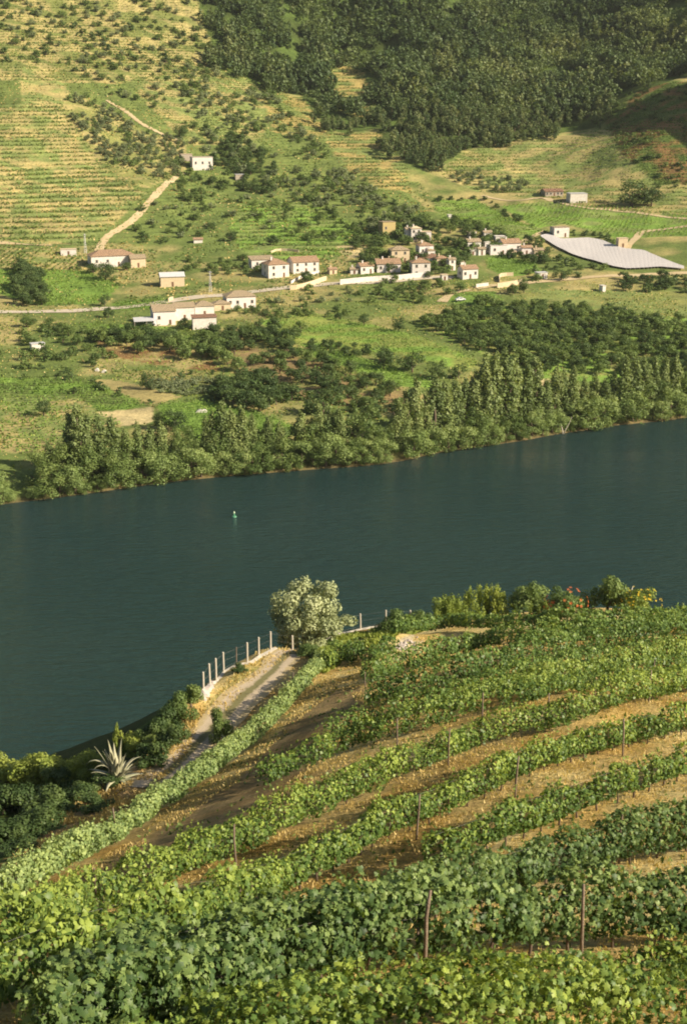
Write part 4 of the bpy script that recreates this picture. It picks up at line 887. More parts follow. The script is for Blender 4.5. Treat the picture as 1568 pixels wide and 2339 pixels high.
# walls along the road
def wall_line(pts, hgt, mat, label, th=.35, name='retaining_wall'):
    h = hit([p[0] for p in pts], [p[1] for p in pts], 'far', z_far); P = resample(h[:, :3], 3.0); P[:, 2] = z_far(P[:, 0], P[:, 1])
    b = MB(); V_ = []; n_ = len(P); T_ = np.gradient(P[:, :2], axis=0); T_ /= np.linalg.norm(T_, axis=1)[:, None]; N_ = np.stack([-T_[:,1], T_[:,0]], 1)*th/2
    top = P[:, 2]+hgt
    for k in range(n_):
        V_ += [(P[k,0]-N_[k,0], P[k,1]-N_[k,1], P[k,2]-.6), (P[k,0]+N_[k,0], P[k,1]+N_[k,1], P[k,2]-.6), (P[k,0]+N_[k,0], P[k,1]+N_[k,1], top[k]), (P[k,0]-N_[k,0], P[k,1]-N_[k,1], top[k])]
    F_ = [(0,1,2,3), tuple(4*(n_-1)+q for q in (3,2,1,0))]
    for k in range(n_-1):
        for q in range(4): F_.append((4*k+q, 4*k+4+q, 4*k+4+(q+1) % 4, 4*k+(q+1) % 4))
    b.add(V_, F_); return tag(b.build(name, mat), label, 'wall')
wall_line([(776,650),(850,643),(900,640),(985,632)], 2.3, W_WHITE, 'long white retaining wall in front of the village')
wall_line([(922,556),(950,553),(981,550)], 1.2, W_TAN, 'low pale wall under the upper left houses')
wall_line([(1086,657),(1128,652)], 1.6, W_WHITE, 'short pale wall below the rust roofed house')
wall_line([(1134,658),(1184,650),(1200,645)], 2.2, W_TAN, 'tan yard wall above the meadow corner')
wall_line([(1140,645),(1142,632),(1180,630)], 1.6, W_TAN, 'broken tan yard wall with an opening')
wall_line([(662,662),(690,658),(745,640)], 2.0, W_TAN, 'bright terrace wall under the two storey house')
wall_line([(664,648),(690,634),(735,622)], 1.2, W_WHITE, 'pale garden wall beside the two storey house')
wall_line([(618,578),(645,572),(682,576)], 1.0, W_TAN, 'low tan field wall above the red roofed houses', name='field_wall')
wall_line([(385,690),(392,684),(402,688)], 1.5, W_TAN, 'small gate wall on the road left of the large house', name='gate_wall')
# utility poles
def pole(px, py, hpx, mat, label, lattice=False):
    h = hit(px, py, 'far', z_far)[0]; H = hpx*h[3]/FPX; e = tag(link('utility_pole', None, None, (h[0], h[1], h[2])), label, 'pole')
    if lattice:
        b = MB()
        for sx in (-1, 1):
            for sy in (-1, 1): b.tube([(sx*.5, sy*.5, -.5), (sx*.15, sy*.15, H)], .05, 4)
        for k in range(8):
            z0, z1 = H*k/8, H*(k+1)/8; w0, w1 = .5-.35*k/8, .5-.35*(k+1)/8
            b.tube([(-w0,-w0,z0),(w1,-w1,z1)], .03, 4); b.tube([(w0,-w0,z0),(w1,w1,z1)], .03, 4); b.tube([(-w0,w0,z0),(-w1,-w1,z1)], .03, 4)
        b.build('mast', mat, e)
    else: b = MB(); b.tube([(0,0,-.5),(0,0,H)], [.2,.12], 8); b.build('mast', mat, e)
    b = MB(); b.box(-.8, .8, -.06, .06, H-.7, H-.58); b.build('crossarm', mat, e)
    for x in (-.7, 0, .7): b = MB(); b.tube([(x,0,H-.58),(x,0,H-.3)], .06, 6); b.build('insulator', W_WHITE, e)
pole(196,578,44,M_sheet,'grey lattice pole left of the long farmhouse',True)
pole(327,594,34,W_YEL,'yellowish concrete pole right of the long farmhouse')
pole(481,667,48,M_sheet,'tall grey pole beside the road near the tan shed',True)

# plastic tunnels
m, n, l = new_mat('tunnel_plastic'); d = n.new('ShaderNodeBsdfPrincipled'); d.inputs['Roughness'].default_value = .55
l.new(ramp(n, l, noise(n, l, .9, 5, .7), [(.3, (.44,.42,.415)), (.7, (.56,.53,.52))]), d.inputs['Base Color']); o = n.new('ShaderNodeOutputMaterial'); l.new(d.outputs[0], o.inputs[0]); M_plastic = m
up = [(1233,541),(1252,537),(1280,549),(1340,546),(1372,551),(1420,570),(1470,575),(1506,592),(1560,612)]; lo = [(1233,543),(1262,562),(1302,583),(1350,597),(1400,612),(1430,617),(1475,615),(1506,613),(1560,618)]
U_ = hit([p[0] for p in up], [p[1] for p in up]); L_ = hit([p[0] for p in lo], [p[1] for p in lo]); nt = 34
su = np.linspace(0, len(up)-1.001, nt+1)
def along(A, s): i = int(s); f = s-i; return A[i, :2]*(1-f)+A[i+1, :2]*f
for k in range(nt):
    a0, a1, b0, b1 = along(U_, su[k]), along(U_, su[k+1]), along(L_, su[k]), along(L_, su[k+1])
    ns_, na = 10, 7; V_ = []
    for i in range(ns_+1):
        p = a0+(b0-a0)*i/ns_; q = a1+(b1-a1)*i/ns_; w = np.linalg.norm(q-p)
        for j in range(na+1):
            t = j/na; r_ = p+(q-p)*(.004+.992*t); zz = z_far0(r_[0], r_[1])+.95+.03*math.sin(math.pi*t)+.03*math.sin(i*2.1+k*.2)
            V_.append((r_[0], r_[1], float(zz)))
    V_ = np.array(V_); i_ = np.arange(len(V_)).reshape(ns_+1, na+1); F_ = np.stack([i_[:-1,:-1], i_[:-1,1:], i_[1:,1:], i_[1:,:-1]], -1).reshape(-1, 4)
    # thickness and hanging front skirt
    e = tag(link('plastic_tunnel', None, None, tuple(V_[-4])), 'pale plastic covered crop tunnel, one of the ranks beside the village', 'crop tunnel', 'plastic tunnels beside the village')
    base = np.array(V_[-4]); Vt = np.concatenate([V_, V_-np.array((0,0,.05))])-base
    F2 = F_[:, ::-1]+len(V_); link('cover', make_mesh('cover', Vt, np.concatenate([F_, F2]), [M_plastic], True), e)
    for j in (0, na):
        for i in (0, ns_//2, ns_):
            v = V_[i*(na+1)+j]-base; b = MB(); b.tube([(v[0], v[1], v[2]-1.5), tuple(v)], .06, 5); b.build('post', W_STONE, e)
# small white things on the flats
def block(px, py, wpx, hgt, label, name, cat, mat=W_WHITE):
    h = hit(px, py, 'far', z_far)[0]; w = wpx*h[3]/FPX
    b = MB(); nseg = 6; pr = [(-w/2+w*i/nseg, hgt*(1-(abs(i-nseg/2)/(nseg/2))**3)+.1) for i in range(nseg+1)]
    V_ = [(x, y_, z) for y_ in (0, w*.6) for x, z in pr]; n_ = nseg+1; b.add(V_+[(x, y_, -.2) for y_ in (0, w*.6) for x, z in pr], [(i, i+1, i+1+n_, i+n_) for i in range(nseg)]+[(i+2*n_, i+1+2*n_, i+1, i) for i in range(nseg)]+[(i+n_, i+1+n_, i+1+3*n_, i+3*n_) for i in range(nseg)])
    tag(b.build(name, mat, None, (h[0], h[1], h[2]+.05)), label, cat)
block(222,848,10,.9,'left white covered heap on the rough plot','covered_heap','tarp')
block(238,851,12,.7,'right white covered heap on the rough plot','covered_heap','tarp')
block(460,942,26,.5,'flat white tarpaulin lying on the lower middle vineyard','tarpaulin','tarp')

# ------------------------------------------------------------------ buoy
wx_, wy_ = water_pt(535, 1180)
M_buoy = solid_mat('green_buoy_paint', (.08,.26,.15), (.07,.22,.13), 2, .4); M_bt = solid_mat('pale_green_paint', (.5,.62,.42), None, 2, .5)
e = tag(link('channel_buoy', None, None, (wx_, wy_, 0)), 'small green navigation buoy floating in the middle of the river', 'buoy')
b = MB(); b.tube([(0,0,-.35),(0,0,-.2),(0,0,.15),(0,0,.22)], [.5,.62,.62,.45], 14); b.build('float', M_buoy, e, smooth=True)
b = MB(); [b.tube([(.34*math.cos(a),.34*math.sin(a),.2),(.08*math.cos(a),.08*math.sin(a),1.05)], .035, 5) for a in (0,2.1,4.2)]; b.tube([(0,0,.22),(0,0,1.0)], .16, 8); b.build('tower', M_buoy, e)
b = MB(); b.tube([(0,0,1.02),(0,0,1.55)], [.27,.02], 10); b.build('topmark', M_bt, e)

# ------------------------------------------------------------------ near bank: vine rows
def near_row(pts, label, h=1.55, w=.42, lsz=.16, dens=230, mk='vineleaf', shape='quad', gaps=.30, seed=0, singles=0, trunks=False, low=.35):
    hh = hit([p[0] for p in pts], [p[1] for p in pts], 'near', z_near_full); L = resample(hh, .25); L[:, 2] = z_near_full(L[:, 0], L[:, 1])
    rg = np.random.default_rng(600+seed); ln = len(L)*.25
    org = L[len(L)//2, :3].copy(); e = tag(link('vine_row', None, None, tuple(org)), label, 'vine row', None)
    n = int(ln*dens); s = rg.uniform(0, len(L)-1.01, n); i = s.astype(int); f = (s-i)[:, None]; C_ = L[i, :3]*(1-f)+L[i+1, :3]*f
    T_ = L[np.minimum(i+3, len(L)-1), :2]-L[np.maximum(i-3, 0), :2]; T_ /= np.linalg.norm(T_, axis=1)[:, None]; Nn = np.stack([T_[:,1], -T_[:,0]], 1)
    m = s*.25; z0 = np.zeros_like(m)
    top = h*(.55+.75*fbm(m, z0+seed*3, 1.6, 3, 21+seed)); wid = w*(.6+.9*fbm(m, z0, 1.3, 2, 33+seed)); bot = low+.35*(fbm(m, z0, 1.1, 2, 43+seed)-.4)
    g = fbm(m, z0, 2.4, 3, 53+seed); live = g > gaps
    a = rg.uniform(0, 2*math.pi, n); r_ = rg.uniform(.1, 1, n)**.35
    cy, cz = np.cos(a)*r_, np.sin(a)*r_; cy = np.sign(cy)*np.abs(cy)**.8
    zc = (top+bot)/2; hz_ = (top-bot)/2; P = C_.copy(); P[:, :2] += Nn*(cy*wid)[:, None]; P[:, 2] += zc+cz*hz_
    shoot = rg.random(n) < .03; P[:, 2] += np.where(shoot, rg.uniform(.05, .4, n), 0)
    N3 = np.stack([Nn[:,0]*cy, Nn[:,1]*cy, cz*.7+.2], 1)*1.0 + rg.normal(size=(n, 3))*.55
    P = P[live]; N3 = N3[live]; mm = m[live]
    cl = fbm(mm*1.3, P[:, 2]*.75+5*cy[live], .55, 2, 77); keep = (cl+rg.normal(size=len(P))*.05) > .49; P = P[keep]; N3 = N3[keep]; mm = mm[keep]
    S = lsz*rg.uniform(.55, 1.45, len(P)); cl = cl[keep]; tint = np.clip(.34+(cl-.55)*1.0+rg.normal(size=len(P))*.2+.35*(fbm(mm, mm*0, 1.4, 2, 88+seed)-.5)+(.55)*((P[:, 2]-z_near_full(P[:, 0], P[:, 1]))/h-.5), 0, 1)  # sunlit row tops put into the leaf tint, lighter with height
    if dens > 400:                                       # loose shoots standing up out of the row
        nsx = int(ln*1.6); si = rg.integers(2, len(L)-2, nsx); hs = rg.uniform(.15, .6, nsx); kk = 9; t_ = np.tile(np.linspace(.1, 1, kk), nsx)
        q_ = np.repeat(si, kk); hq = np.repeat(hs, kk); lx_ = np.repeat(rg.normal(size=nsx)*.25, kk); ly_ = np.repeat(rg.normal(size=nsx)*.25, kk); tp = h*(.55+.75*fbm(q_*.25, q_*0., 1.6, 3, 21+seed))
        tp = h*(.55+.75*fbm(q_*.25, np.zeros(len(q_))+seed*3, 1.6, 3, 21+seed)); lv = fbm(q_*.25, np.zeros(len(q_)), 2.4, 3, 53+seed) > gaps
        Ps = L[q_, :3].copy(); Ps[:, 0] += lx_*t_*2*hq+rg.normal(size=len(q_))*.05; Ps[:, 1] += ly_*t_*2*hq+rg.normal(size=len(q_))*.05; Ps[:, 2] += tp-.12+hq*t_
        Ps = Ps[lv]; P = np.concatenate([P, Ps]); N3 = np.concatenate([N3, rg.normal(size=(len(Ps), 3))+np.array((0,0,.3))]); S = np.concatenate([S, lsz*.8*rg.uniform(.6, 1.1, len(Ps))]); tint = np.concatenate([tint, rg.uniform(.6, 1, len(Ps))]); C2 = np.concatenate([C_[live][keep], Ps])
    else: C2 = C_[live][keep]
    if singles:
        # the leaves that show largest become parts of their own
        tocam = np.array((0, 0, CAMZ))-P; dist = np.linalg.norm(tocam, axis=1); nn = N3/np.linalg.norm(N3, axis=1)[:, None]
        fac = np.abs((nn*tocam).sum(1))/dist; side = (tocam[:, :2]*(P[:, :2]-C2[:, :2])).sum(1)
        u_ = P[:, 0]/(P[:, 1]*CP-(P[:, 2]-CAMZ)*SP); score = S*fac/dist*np.where(side > 0, 1, .5)*(np.abs(u_) < .255)
        k = np.argsort(-score)[:singles]; lm = []
        for v in range(4):
            Vv, Fv, fk = leaves(np.zeros((1,3)), np.array([(0,0,1.0)]), np.ones(1), 'leaf', rg); lm.append(make_mesh('leaf', Vv, Fv, [M[mk]], tint=np.full(len(Fv), .2+.2*v)))
        for q in k:
            o = link('leaf', lm[rg.integers(4)], e, tuple(P[q]-org)); o.rotation_mode = 'QUATERNION'; o.rotation_quaternion = Vector(nn[q]).to_track_quat('Z', 'Y'); o.scale = (S[q],)*3
        msk = np.ones(len(P), bool); msk[k] = False; P = P[msk]; N3 = N3[msk]; S = S[msk]; tint = tint[msk]
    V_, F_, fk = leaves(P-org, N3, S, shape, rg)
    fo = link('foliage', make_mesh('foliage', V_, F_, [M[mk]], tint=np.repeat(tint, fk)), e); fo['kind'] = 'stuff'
    if trunks:
        wb = MB()
        for hz in (.75, 1.25, 1.6): wb.tube([tuple(L[q, :3]-org+np.array((0,0,hz))) for q in range(0, len(L), 8)], .003, 3, False)
        wb.build('wire', M['wire'], e)
        tm = []
        for v in range(3):
            b = MB(); q = random.Random(v); b.tube([(0,0,-.1),(q.uniform(-.05,.05),q.uniform(-.05,.05),.3),(q.uniform(-.09,.09),q.uniform(-.09,.09),.7),(q.uniform(-.2,.2),0,1.0)], [.05,.04,.035,.02], 6); tm.append(b.mesh('trunk', M['bark'], True))
        for q in range(2, len(L)-2, 5):
            o = link('trunk', tm[rg.integers(3)], e, tuple(L[q, :3]-org)); o.rotation_euler.z = rg.uniform(0, 6.28)
    return L
ROWS = {}
NR = near_row
ROWS['H'] = NR([(897,1452),(1000,1444),(1100,1442),(1200,1438),(1350,1432),(1506,1426),(1640,1420)], 'topmost vine row running like a hedge below the riverside bushes', 1.95, .6, .25, 330, 'vineleaf_lit_top', 'quad', .15, 1)
NR([(1225,1458),(1300,1452),(1400,1444),(1640,1436)], 'second highest vine row, filling the right side under the hedge row', 2.1, .7, .25, 320, 'vineleaf_lit_top', 'quad', .2, 2)
NR([(838,1572),(900,1545),(1000,1512),(1100,1486),(1200,1474),(1350,1462),(1506,1452),(1640,1446)], 'upper vine row of the thick block on the far terrace', 2.4, .8, .23, 420, 'vineleaf_lit_top', 'quad', .1, 3)
NR([(836,1622),(900,1607),(980,1586),(1055,1562),(1140,1540),(1250,1512),(1380,1492),(1506,1478),(1640,1465)], 'lower vine row of the thick block, starting at the brown patch', 2.5, .85, .21, 480, 'vineleaf_lit_top', 'quad', .1, 4)
NR([(745,1700),(830,1672),(900,1652),(980,1628),(1060,1604),(1150,1577),(1260,1546),(1400,1522),(1640,1492)], 'vine row just below the thick block with gaps of dry grass', 2.1, .7, .19, 430, 'vineleaf_lit_top', 'quad', .26, 5)
NR([(1060,1612),(1150,1598),(1260,1572),(1380,1545),(1506,1520),(1640,1500)], 'short extra vine row packed against the right edge above the long rows', 2.0, .7, .19, 400, 'vineleaf_lit_top', 'quad', .2, 15)
NR([(596,1805),(640,1785),(700,1758),(790,1722),(870,1700),(960,1672),(1060,1645),(1200,1612),(1350,1580),(1506,1548),(1640,1518)], 'vine row that ends in dark bushy vines at its left beside brown soil', 2.0, .6, .175, 500, 'vineleaf', 'quad', .2, 6)
NR([(-60,2240),(60,2190),(170,2125),(230,2092),(330,2054),(440,2004),(540,1958),(640,1908),(760,1858),(900,1790),(1020,1742),(1100,1708),(1250,1674),(1355,1640),(1506,1600),(1640,1567)], 'long vine row from the lower left corner up to the right edge', 2.15, .6, .155, 700, 'vineleaf', 'quad', .1, 7)
NR([(-60,2350),(100,2275),(240,2215),(360,2168),(480,2122),(600,2070),(700,2024),(790,1974),(860,1928),(960,1888),(1130,1810),(1290,1744),(1400,1714),(1506,1690),(1640,1657)], 'vine row below the wide strip of dry grass', 1.85, .55, .15, 640, 'vineleaf', 'lobed', .08, 8, 0, True)
NR([(980,2000),(1080,1962),(1200,1912),(1320,1866),(1420,1830),(1506,1798),(1640,1752)], 'straggly vine row with sparse shoots left of the reddish post', 1.7, .5, .145, 620, 'vineleaf', 'lobed', .16, 9, 0, True)
NR([(150,2420),(300,2330),(450,2270),(620,2220),(800,2160),(950,2118),(1100,2072),(1250,2025),(1412,1978),(1506,1958),(1640,1928)], 'tall dark green vine row behind the nearest full row', 2.0, .5, .14, 1000, 'vineleaf_blue', 'leaf', .1, 10, 300, True)
NR([(100,2520),(250,2445),(400,2375),(550,2310),(700,2262),(850,2225),(1000,2202),(1150,2186),(1300,2172),(1506,2156),(1640,2146)], 'nearest full vine row with large broad leaves and dark gaps', 2.25, .52, .14, 1250, 'vineleaf_blue', 'leaf', .08, 11, 300, True)
NR([(300,2560),(500,2510),(784,2470),(1000,2450),(1300,2420),(1640,2395)], 'lowest vine row, only its shoot tips reaching the bottom edge', 1.9, .6, .115, 760, 'vineleaf', 'leaf', .1, 17)
NR([(420,2440),(600,2400),(784,2365),(950,2345),(1150,2325),(1350,2305),(1506,2292),(1640,2280)], 'bottom vine row whose low tops fringe the lower edge', 1.5, .5, .12, 900, 'vineleaf', 'leaf', .26, 12, 300, False)
NR([(-60,2130),(0,2085),(60,2044),(150,1990),(290,1910),(400,1834),(520,1744),(600,1674),(665,1604),(715,1547),(735,1512)], 'dense unbroken vine row hugging the gravel track', 1.85, .75, .17, 760, 'vineleaf_lit_track', 'quad', .0, 13)
for k, (pts, lab) in enumerate([([(742,1532),(758,1522),(768,1498)],'short stub of vines left of the two by the white stones'),([(790,1522),(808,1512),(822,1492)],'short stub of vines in the middle below the olive tree'),([(838,1520),(868,1508),(895,1490)],'short stub of vines touching the white stones')]):
    NR(pts, lab, 2.0, .7, .2, 500, 'vineleaf', 'quad', .0, 20+k)

# posts standing in the vineyard
pm = []
for v in range(3):
    q = random.Random(v+9); b = MB(); b.tube([(0,0,-.3),(q.uniform(-.03,.03),0,.7),(q.uniform(-.05,.05),q.uniform(-.03,.03),1.4),(q.uniform(-.07,.07),0,2.1)], [.05,.045,.045,.035], 6); pm.append(b.mesh('vine_post', M['stake'], True))
posts = [(1412,1972,'reddish post at the right end of the tall dark row'),(1175,1822,'post right of centre in the row below the wide dry strip'),(950,1918,'post in the middle of the row below the wide dry strip'),(540,1986,'post standing clear at the left of the long row'),(791,1836,'thin post in the long row beside the dark vines'),
 (1022,1748,'post before the dark bushy end in the long row, centre right'),(1355,1628,'dark post against the dry strip on the right'),(907,1718,'reddish post in the row that starts at the dark vines'),(222,2092,'post at the lower left end of the long row'),(968,2222,'post in the nearest full row, centre'),
 (1326,2192,'post in the nearest full row, at the right'),(1487,1572,'post near the right edge above the dry strip'),(1248,1664,'thin post right of centre at the edge of the dry strip'),(1420,1728,'short post at the right in the row below the dry strip'),(1480,1606,'reddish post at the right edge of the dry strip'),
 (835,1590,'post at the left end of the thick block'),(1119,1545,'post inside the thick block'),(671,1585,'thin post in the dense row by the track'),(262,1925,'thin post at the lower part of the dense row by the track'),(1100,1655,'post hidden in leaves below the thick block')]
for k, (px, py, lab) in enumerate(posts):
    h = hit(px, py, 'near', z_near_full)[0]; o = link('vine_post', pm[k % 3], None, tuple(h[:3])); o.rotation_euler = (random.uniform(-.05,.05), random.uniform(-.05,.05), random.uniform(0,6)); tag(o, lab, 'post', 'posts of the vineyard')

# dry grass on the near slope
def tufts(poly, n, label, mk, seed, hmin=.15, hmax=.45, wdt=.05, avoid=(), thr=0):
    P = wpoly(poly, 'near'); rg = np.random.default_rng(seed); x0, y0 = P.min(0); x1, y1 = P.max(0); x = rg.uniform(x0, x1, n*3); y = rg.uniform(y0, y1, n*3)
    m = pip(x, y, P) & (fbm(x, y, 1.8, 3, seed) > thr)
    for a in avoid: m &= ~pip(x, y, a)
    x = x[m][:n]; y = y[m][:n]; n = len(x); z = z_near_full(x, y); dd = np.hypot(x, y)
    H = rg.uniform(hmin, hmax, n); W_ = wdt*(1+dd/60)*rg.uniform(.6, 1.4, n); a = rg.uniform(0, 6.28, n); ux, uy = np.cos(a)*W_, np.sin(a)*W_; lx, ly = rg.normal(size=n)*H*.5, rg.normal(size=n)*H*.5
    V_ = np.stack([np.stack([x-ux, y-uy, z-.03], 1), np.stack([x+ux, y+uy, z-.03], 1), np.stack([x+lx, y+ly, z+H], 1)], 1).reshape(-1, 3)
    o = tag(link('grass_tufts', make_mesh('grass_tufts', V_, np.arange(3*n).reshape(-1, 3), [M[mk]], tint=rg.random(n))), label, 'grass', None, 'stuff')
SOILP = wpoly([(800,1580),(820,1612),(760,1665),(690,1760),(590,1850),(470,1920),(330,1990),(140,2080),(240,1975),(400,1880),(540,1790),(620,1700),(720,1615),(770,1580)], 'near')
VY = [(-60,2400),(-60,2120),(120,2020),(300,1915),(520,1750),(640,1640),(720,1545),(830,1500),(950,1455),(1640,1420),(1640,2400)]
tufts(VY, 60000, 'dry ochre grass between the vine rows', 'dry', 71, .06, .17, .02, avoid=[SOILP], thr=.40)
tufts(VY, 5000, 'green weeds between the vine rows', 'mid', 72, .08, .25, .05, thr=.56)
tufts([(40,1990),(40,1900),(240,1790),(390,1690),(425,1620),(470,1610),(430,1720),(300,1850),(150,1940)], 9000, 'dry grass on the bank left of the track', 'dry', 73, .1, .3, .03, thr=.42)
tufts([(455,1610),(545,1530),(620,1480),(665,1470),(665,1500),(600,1540),(560,1570),(520,1620),(480,1640)], 9000, 'pale grass between the fence and the track', 'dry', 74, .1, .3, .035, thr=.35)
tufts([(700,1500),(760,1455),(900,1425),(1000,1432),(900,1460),(800,1490),(740,1540)], 9000, 'yellow green grass beside the fence and the olive', 'yellow', 75, .15, .4, .05, thr=.38)

# ------------------------------------------------------------------ fence above the river
fe = hit([700], [1490], 'near', z_near_full)[0]
fence = tag(link('riverside_fence', None, None, tuple(fe[:3])), 'wire fence on pale concrete posts along the edge above the river', 'fence')
fp = [(465,1583,48),(480,1566,50),(494,1556,52),(511,1536,46),(540,1520,42),(565,1515,47),(591,1500,44),(618,1485,42),(664,1472,38),(720,1462,36),(765,1451,40),(823,1438,36),(880,1430,36),(935,1424,30),(1010,1412,30),(1080,1404,30),(1157,1396,32),(1230,1390,28),(1300,1385,28),(1425,1380,28),(1520,1374,28)]
FH = hit([p[0] for p in fp], [p[1] for p in fp], 'near', z_near_full); bad = FH[:, 3] > 250
for c_ in range(3): FH[bad, c_] = np.interp(np.array([p[0] for p in fp])[bad], np.array([p[0] for p in fp])[~bad], FH[~bad, c_])
FH[:, 3] = np.where(bad, 145, FH[:, 3]); FH[:, 2] = z_near_full(FH[:, 0], FH[:, 1]); tops = []
for k, (px, py, hp) in enumerate(fp):
    h = FH[k]; H = hp*h[3]/FPX/.9; r_ = .1 if k != 4 else .05; b = MB(); lean = random.uniform(-.06, .06)
    b.tube([(0,0,-.4),(lean*.5,0,H*.5),(lean,0,H-.04),(lean,0,H)], [r_, r_, r_*.95, r_*.7], 8); b.build('post', M['concrete'] if k != 4 else M['stake'], fence, tuple(h[:3]-fe[:3])); tops.append((h[0], h[1], h[2], H))
wire = MB(); M_wire = solid_mat('fence_wire', (.42,.42,.40), None, 3, .6)
for k in range(len(tops)-1):
    a, c = tops[k], tops[k+1]
    for f in (.2, .55, .9): wire.tube([(a[0]-fe[0], a[1]-fe[1], a[2]-fe[2]+a[3]*f), (c[0]-fe[0], c[1]-fe[1], c[2]-fe[2]+c[3]*f)], .0035, 3, False)
    nst = max(2, int(math.hypot(a[0]-c[0], a[1]-c[1])/.35))
    for j in range(0):
        t = j/nst; p = [a[i]*(1-t)+c[i]*t for i in range(4)]; wire.tube([(p[0]-fe[0], p[1]-fe[1], p[2]-fe[2]+p[3]*.05), (p[0]-fe[0], p[1]-fe[1], p[2]-fe[2]+p[3]*.95)], .006, 3, False)
wire.build('wire_mesh', M_wire, fence)
P = resample(FH[:13, :3], .7); Tn = np.gradient(P[:, :2], axis=0); Tn /= np.linalg.norm(Tn, axis=1)[:, None]; Nn_ = np.stack([Tn[:,1], -Tn[:,0]], 1)
V_ = []; pz = z_near_full(P[:, 0], P[:, 1]); jg = np.random.default_rng(3).uniform(-.06, .06, (len(P), 4))
for k in range(len(P)):
    for j, (s_, zz) in enumerate(((-.05,-.5),(.36,-.3),(.34,.10),(-.03,.17))): V_.append((P[k,0]+Nn_[k,0]*(s_+jg[k,j])-fe[0], P[k,1]+Nn_[k,1]*(s_+jg[k,j])-fe[1], pz[k]+zz+jg[k,j]-fe[2]))
F_ = [(4*k+q, 4*k+(q+1) % 4, 4*k+4+(q+1) % 4, 4*k+4+q) for k in range(len(P)-1) for q in range(4)]
b = MB(); b.add(V_, F_+[(0,1,2,3)]); b.build('footing', M['concrete'], fence)

# stones and rubble
def rock_mesh(seed, mat):
    r = np.random.default_rng(seed); import bmesh
    bm = bmesh.new(); bmesh.ops.create_icosphere(bm, subdivisions=1, radius=.5)
    for v in bm.verts: v.co *= r.uniform(.7, 1.15); v.co.z *= .7
    me = bpy.data.meshes.new('stone'); bm.to_mesh(me); bm.free(); me.materials.append(mat); return me
M_stone = solid_mat('white_stone', (.50,.45,.41), (.36,.31,.27), 2, bump=.4); RK = [rock_mesh(k, M_stone) for k in range(4)]
hc = hit([920], [1475], 'near', z_near_full)[0]; e = tag(link('stone_heap', None, None, tuple(hc[:3])), 'heap of pale broken stones on the grass above the thick vine block', 'stones')
for k in range(70):
    px = 920+random.gauss(0, 15); py = 1478-(px-920)*.45+random.gauss(0, 8); h = hit([px], [py], 'near', z_near_full)[0]; s_ = random.uniform(.2, .6)
    o = link('stone', RK[k % 4], e, tuple(h[:3]-hc[:3]+np.array((0,0,s_*.15)))); o.scale = (s_, s_*.8, s_*.7); o.rotation_euler = (random.random(), random.random(), random.random()*6)
hc = hit([462], [1590], 'near', z_near_full)[0]; e = tag(link('stone_pile', None, None, tuple(hc[:3])), 'few white boulders at the foot of the first fence post', 'stones')
for k, (px, py) in enumerate([(460,1590),(467,1584),(472,1578),(480,1570),(486,1563),(462,1596),(470,1590)]):
    h = hit([px], [py], 'near', z_near_full)[0]; o = link('stone', RK[k % 4], e, tuple(h[:3]-hc[:3])); s_ = random.uniform(.7, 1.2); o.scale = (s_,)*3; o.rotation_euler = (k, k*2, k*3)

# ------------------------------------------------------------------ near bank: single trees and bushes
def nt_(key, px, py, hpx, w, name, label, cat='bush', group=None): return tree_at(key, px, py, hpx, w, name, label, cat, group, 'near')
nt_('big_olive', 696, 1486, 166, 1.0, 'olive_tree', 'large silvery olive tree standing where the track bends', 'tree')
nt_('near_bush', 712, 1500, 42, 1.3, 'bush', 'green bush under the olive tree')
nt_('near_bush', 740, 1478, 34, 1.5, 'bush', 'green weeds bush right of the olive trunk')
nt_('near_bush', 503, 1690, 95, .55, 'bush', 'leafy young tree beside the track in front of the dense row')
nt_('near_dark_bush', 545, 1535, 26, 1.4, 'bush', 'dark low bush between the fence posts and the track')
nt_('near_bush', 905, 1445, 63, 1.1, 'bush', 'leafy bush at the left end of the topmost row')
nt_('near_bush', 950, 1435, 57, 1.2, 'bush', 'second leafy bush at the left of the topmost row')
nt_('broom_bush', 1040, 1420, 78, 1.3, 'broom_bush', 'wide feathery yellow green bush above the topmost row')
nt_('broom_bush', 1022, 1424, 69, 1.0, 'broom_bush', 'lower left lobe of feathery bush above the topmost row')
nt_('broom_bush', 1112, 1410, 98, .9, 'broom_bush', 'taller feathery bush right of the wide one')
nt_('near_bush', 1222, 1402, 96, 1.05, 'bush', 'big green bush left of the orange flowers')
fb = nt_('near_bush', 1288, 1408, 75, 1.1, 'flowering_bush', 'bush carrying orange flowers above the topmost row')
nt_('broom_bush', 1245, 1412, 50, 1.2, 'broom_bush', 'low feathery tufts under the orange flowers')
nt_('near_bush', 1385, 1400, 108, .95, 'bush', 'large rounded bush between orange and yellow flowers')
yb_ = nt_('near_light_bush', 1452, 1404, 75, 1.15, 'flowering_bush', 'low bush with yellow flowers near the right edge')
nt_('near_bush', 1470, 1384, 82, .9, 'bush', 'green bush behind the yellow flowers')
nt_('near_bush', 1560, 1398, 103, 1.0, 'bush', 'bush at the far right beyond the yellow flowers')
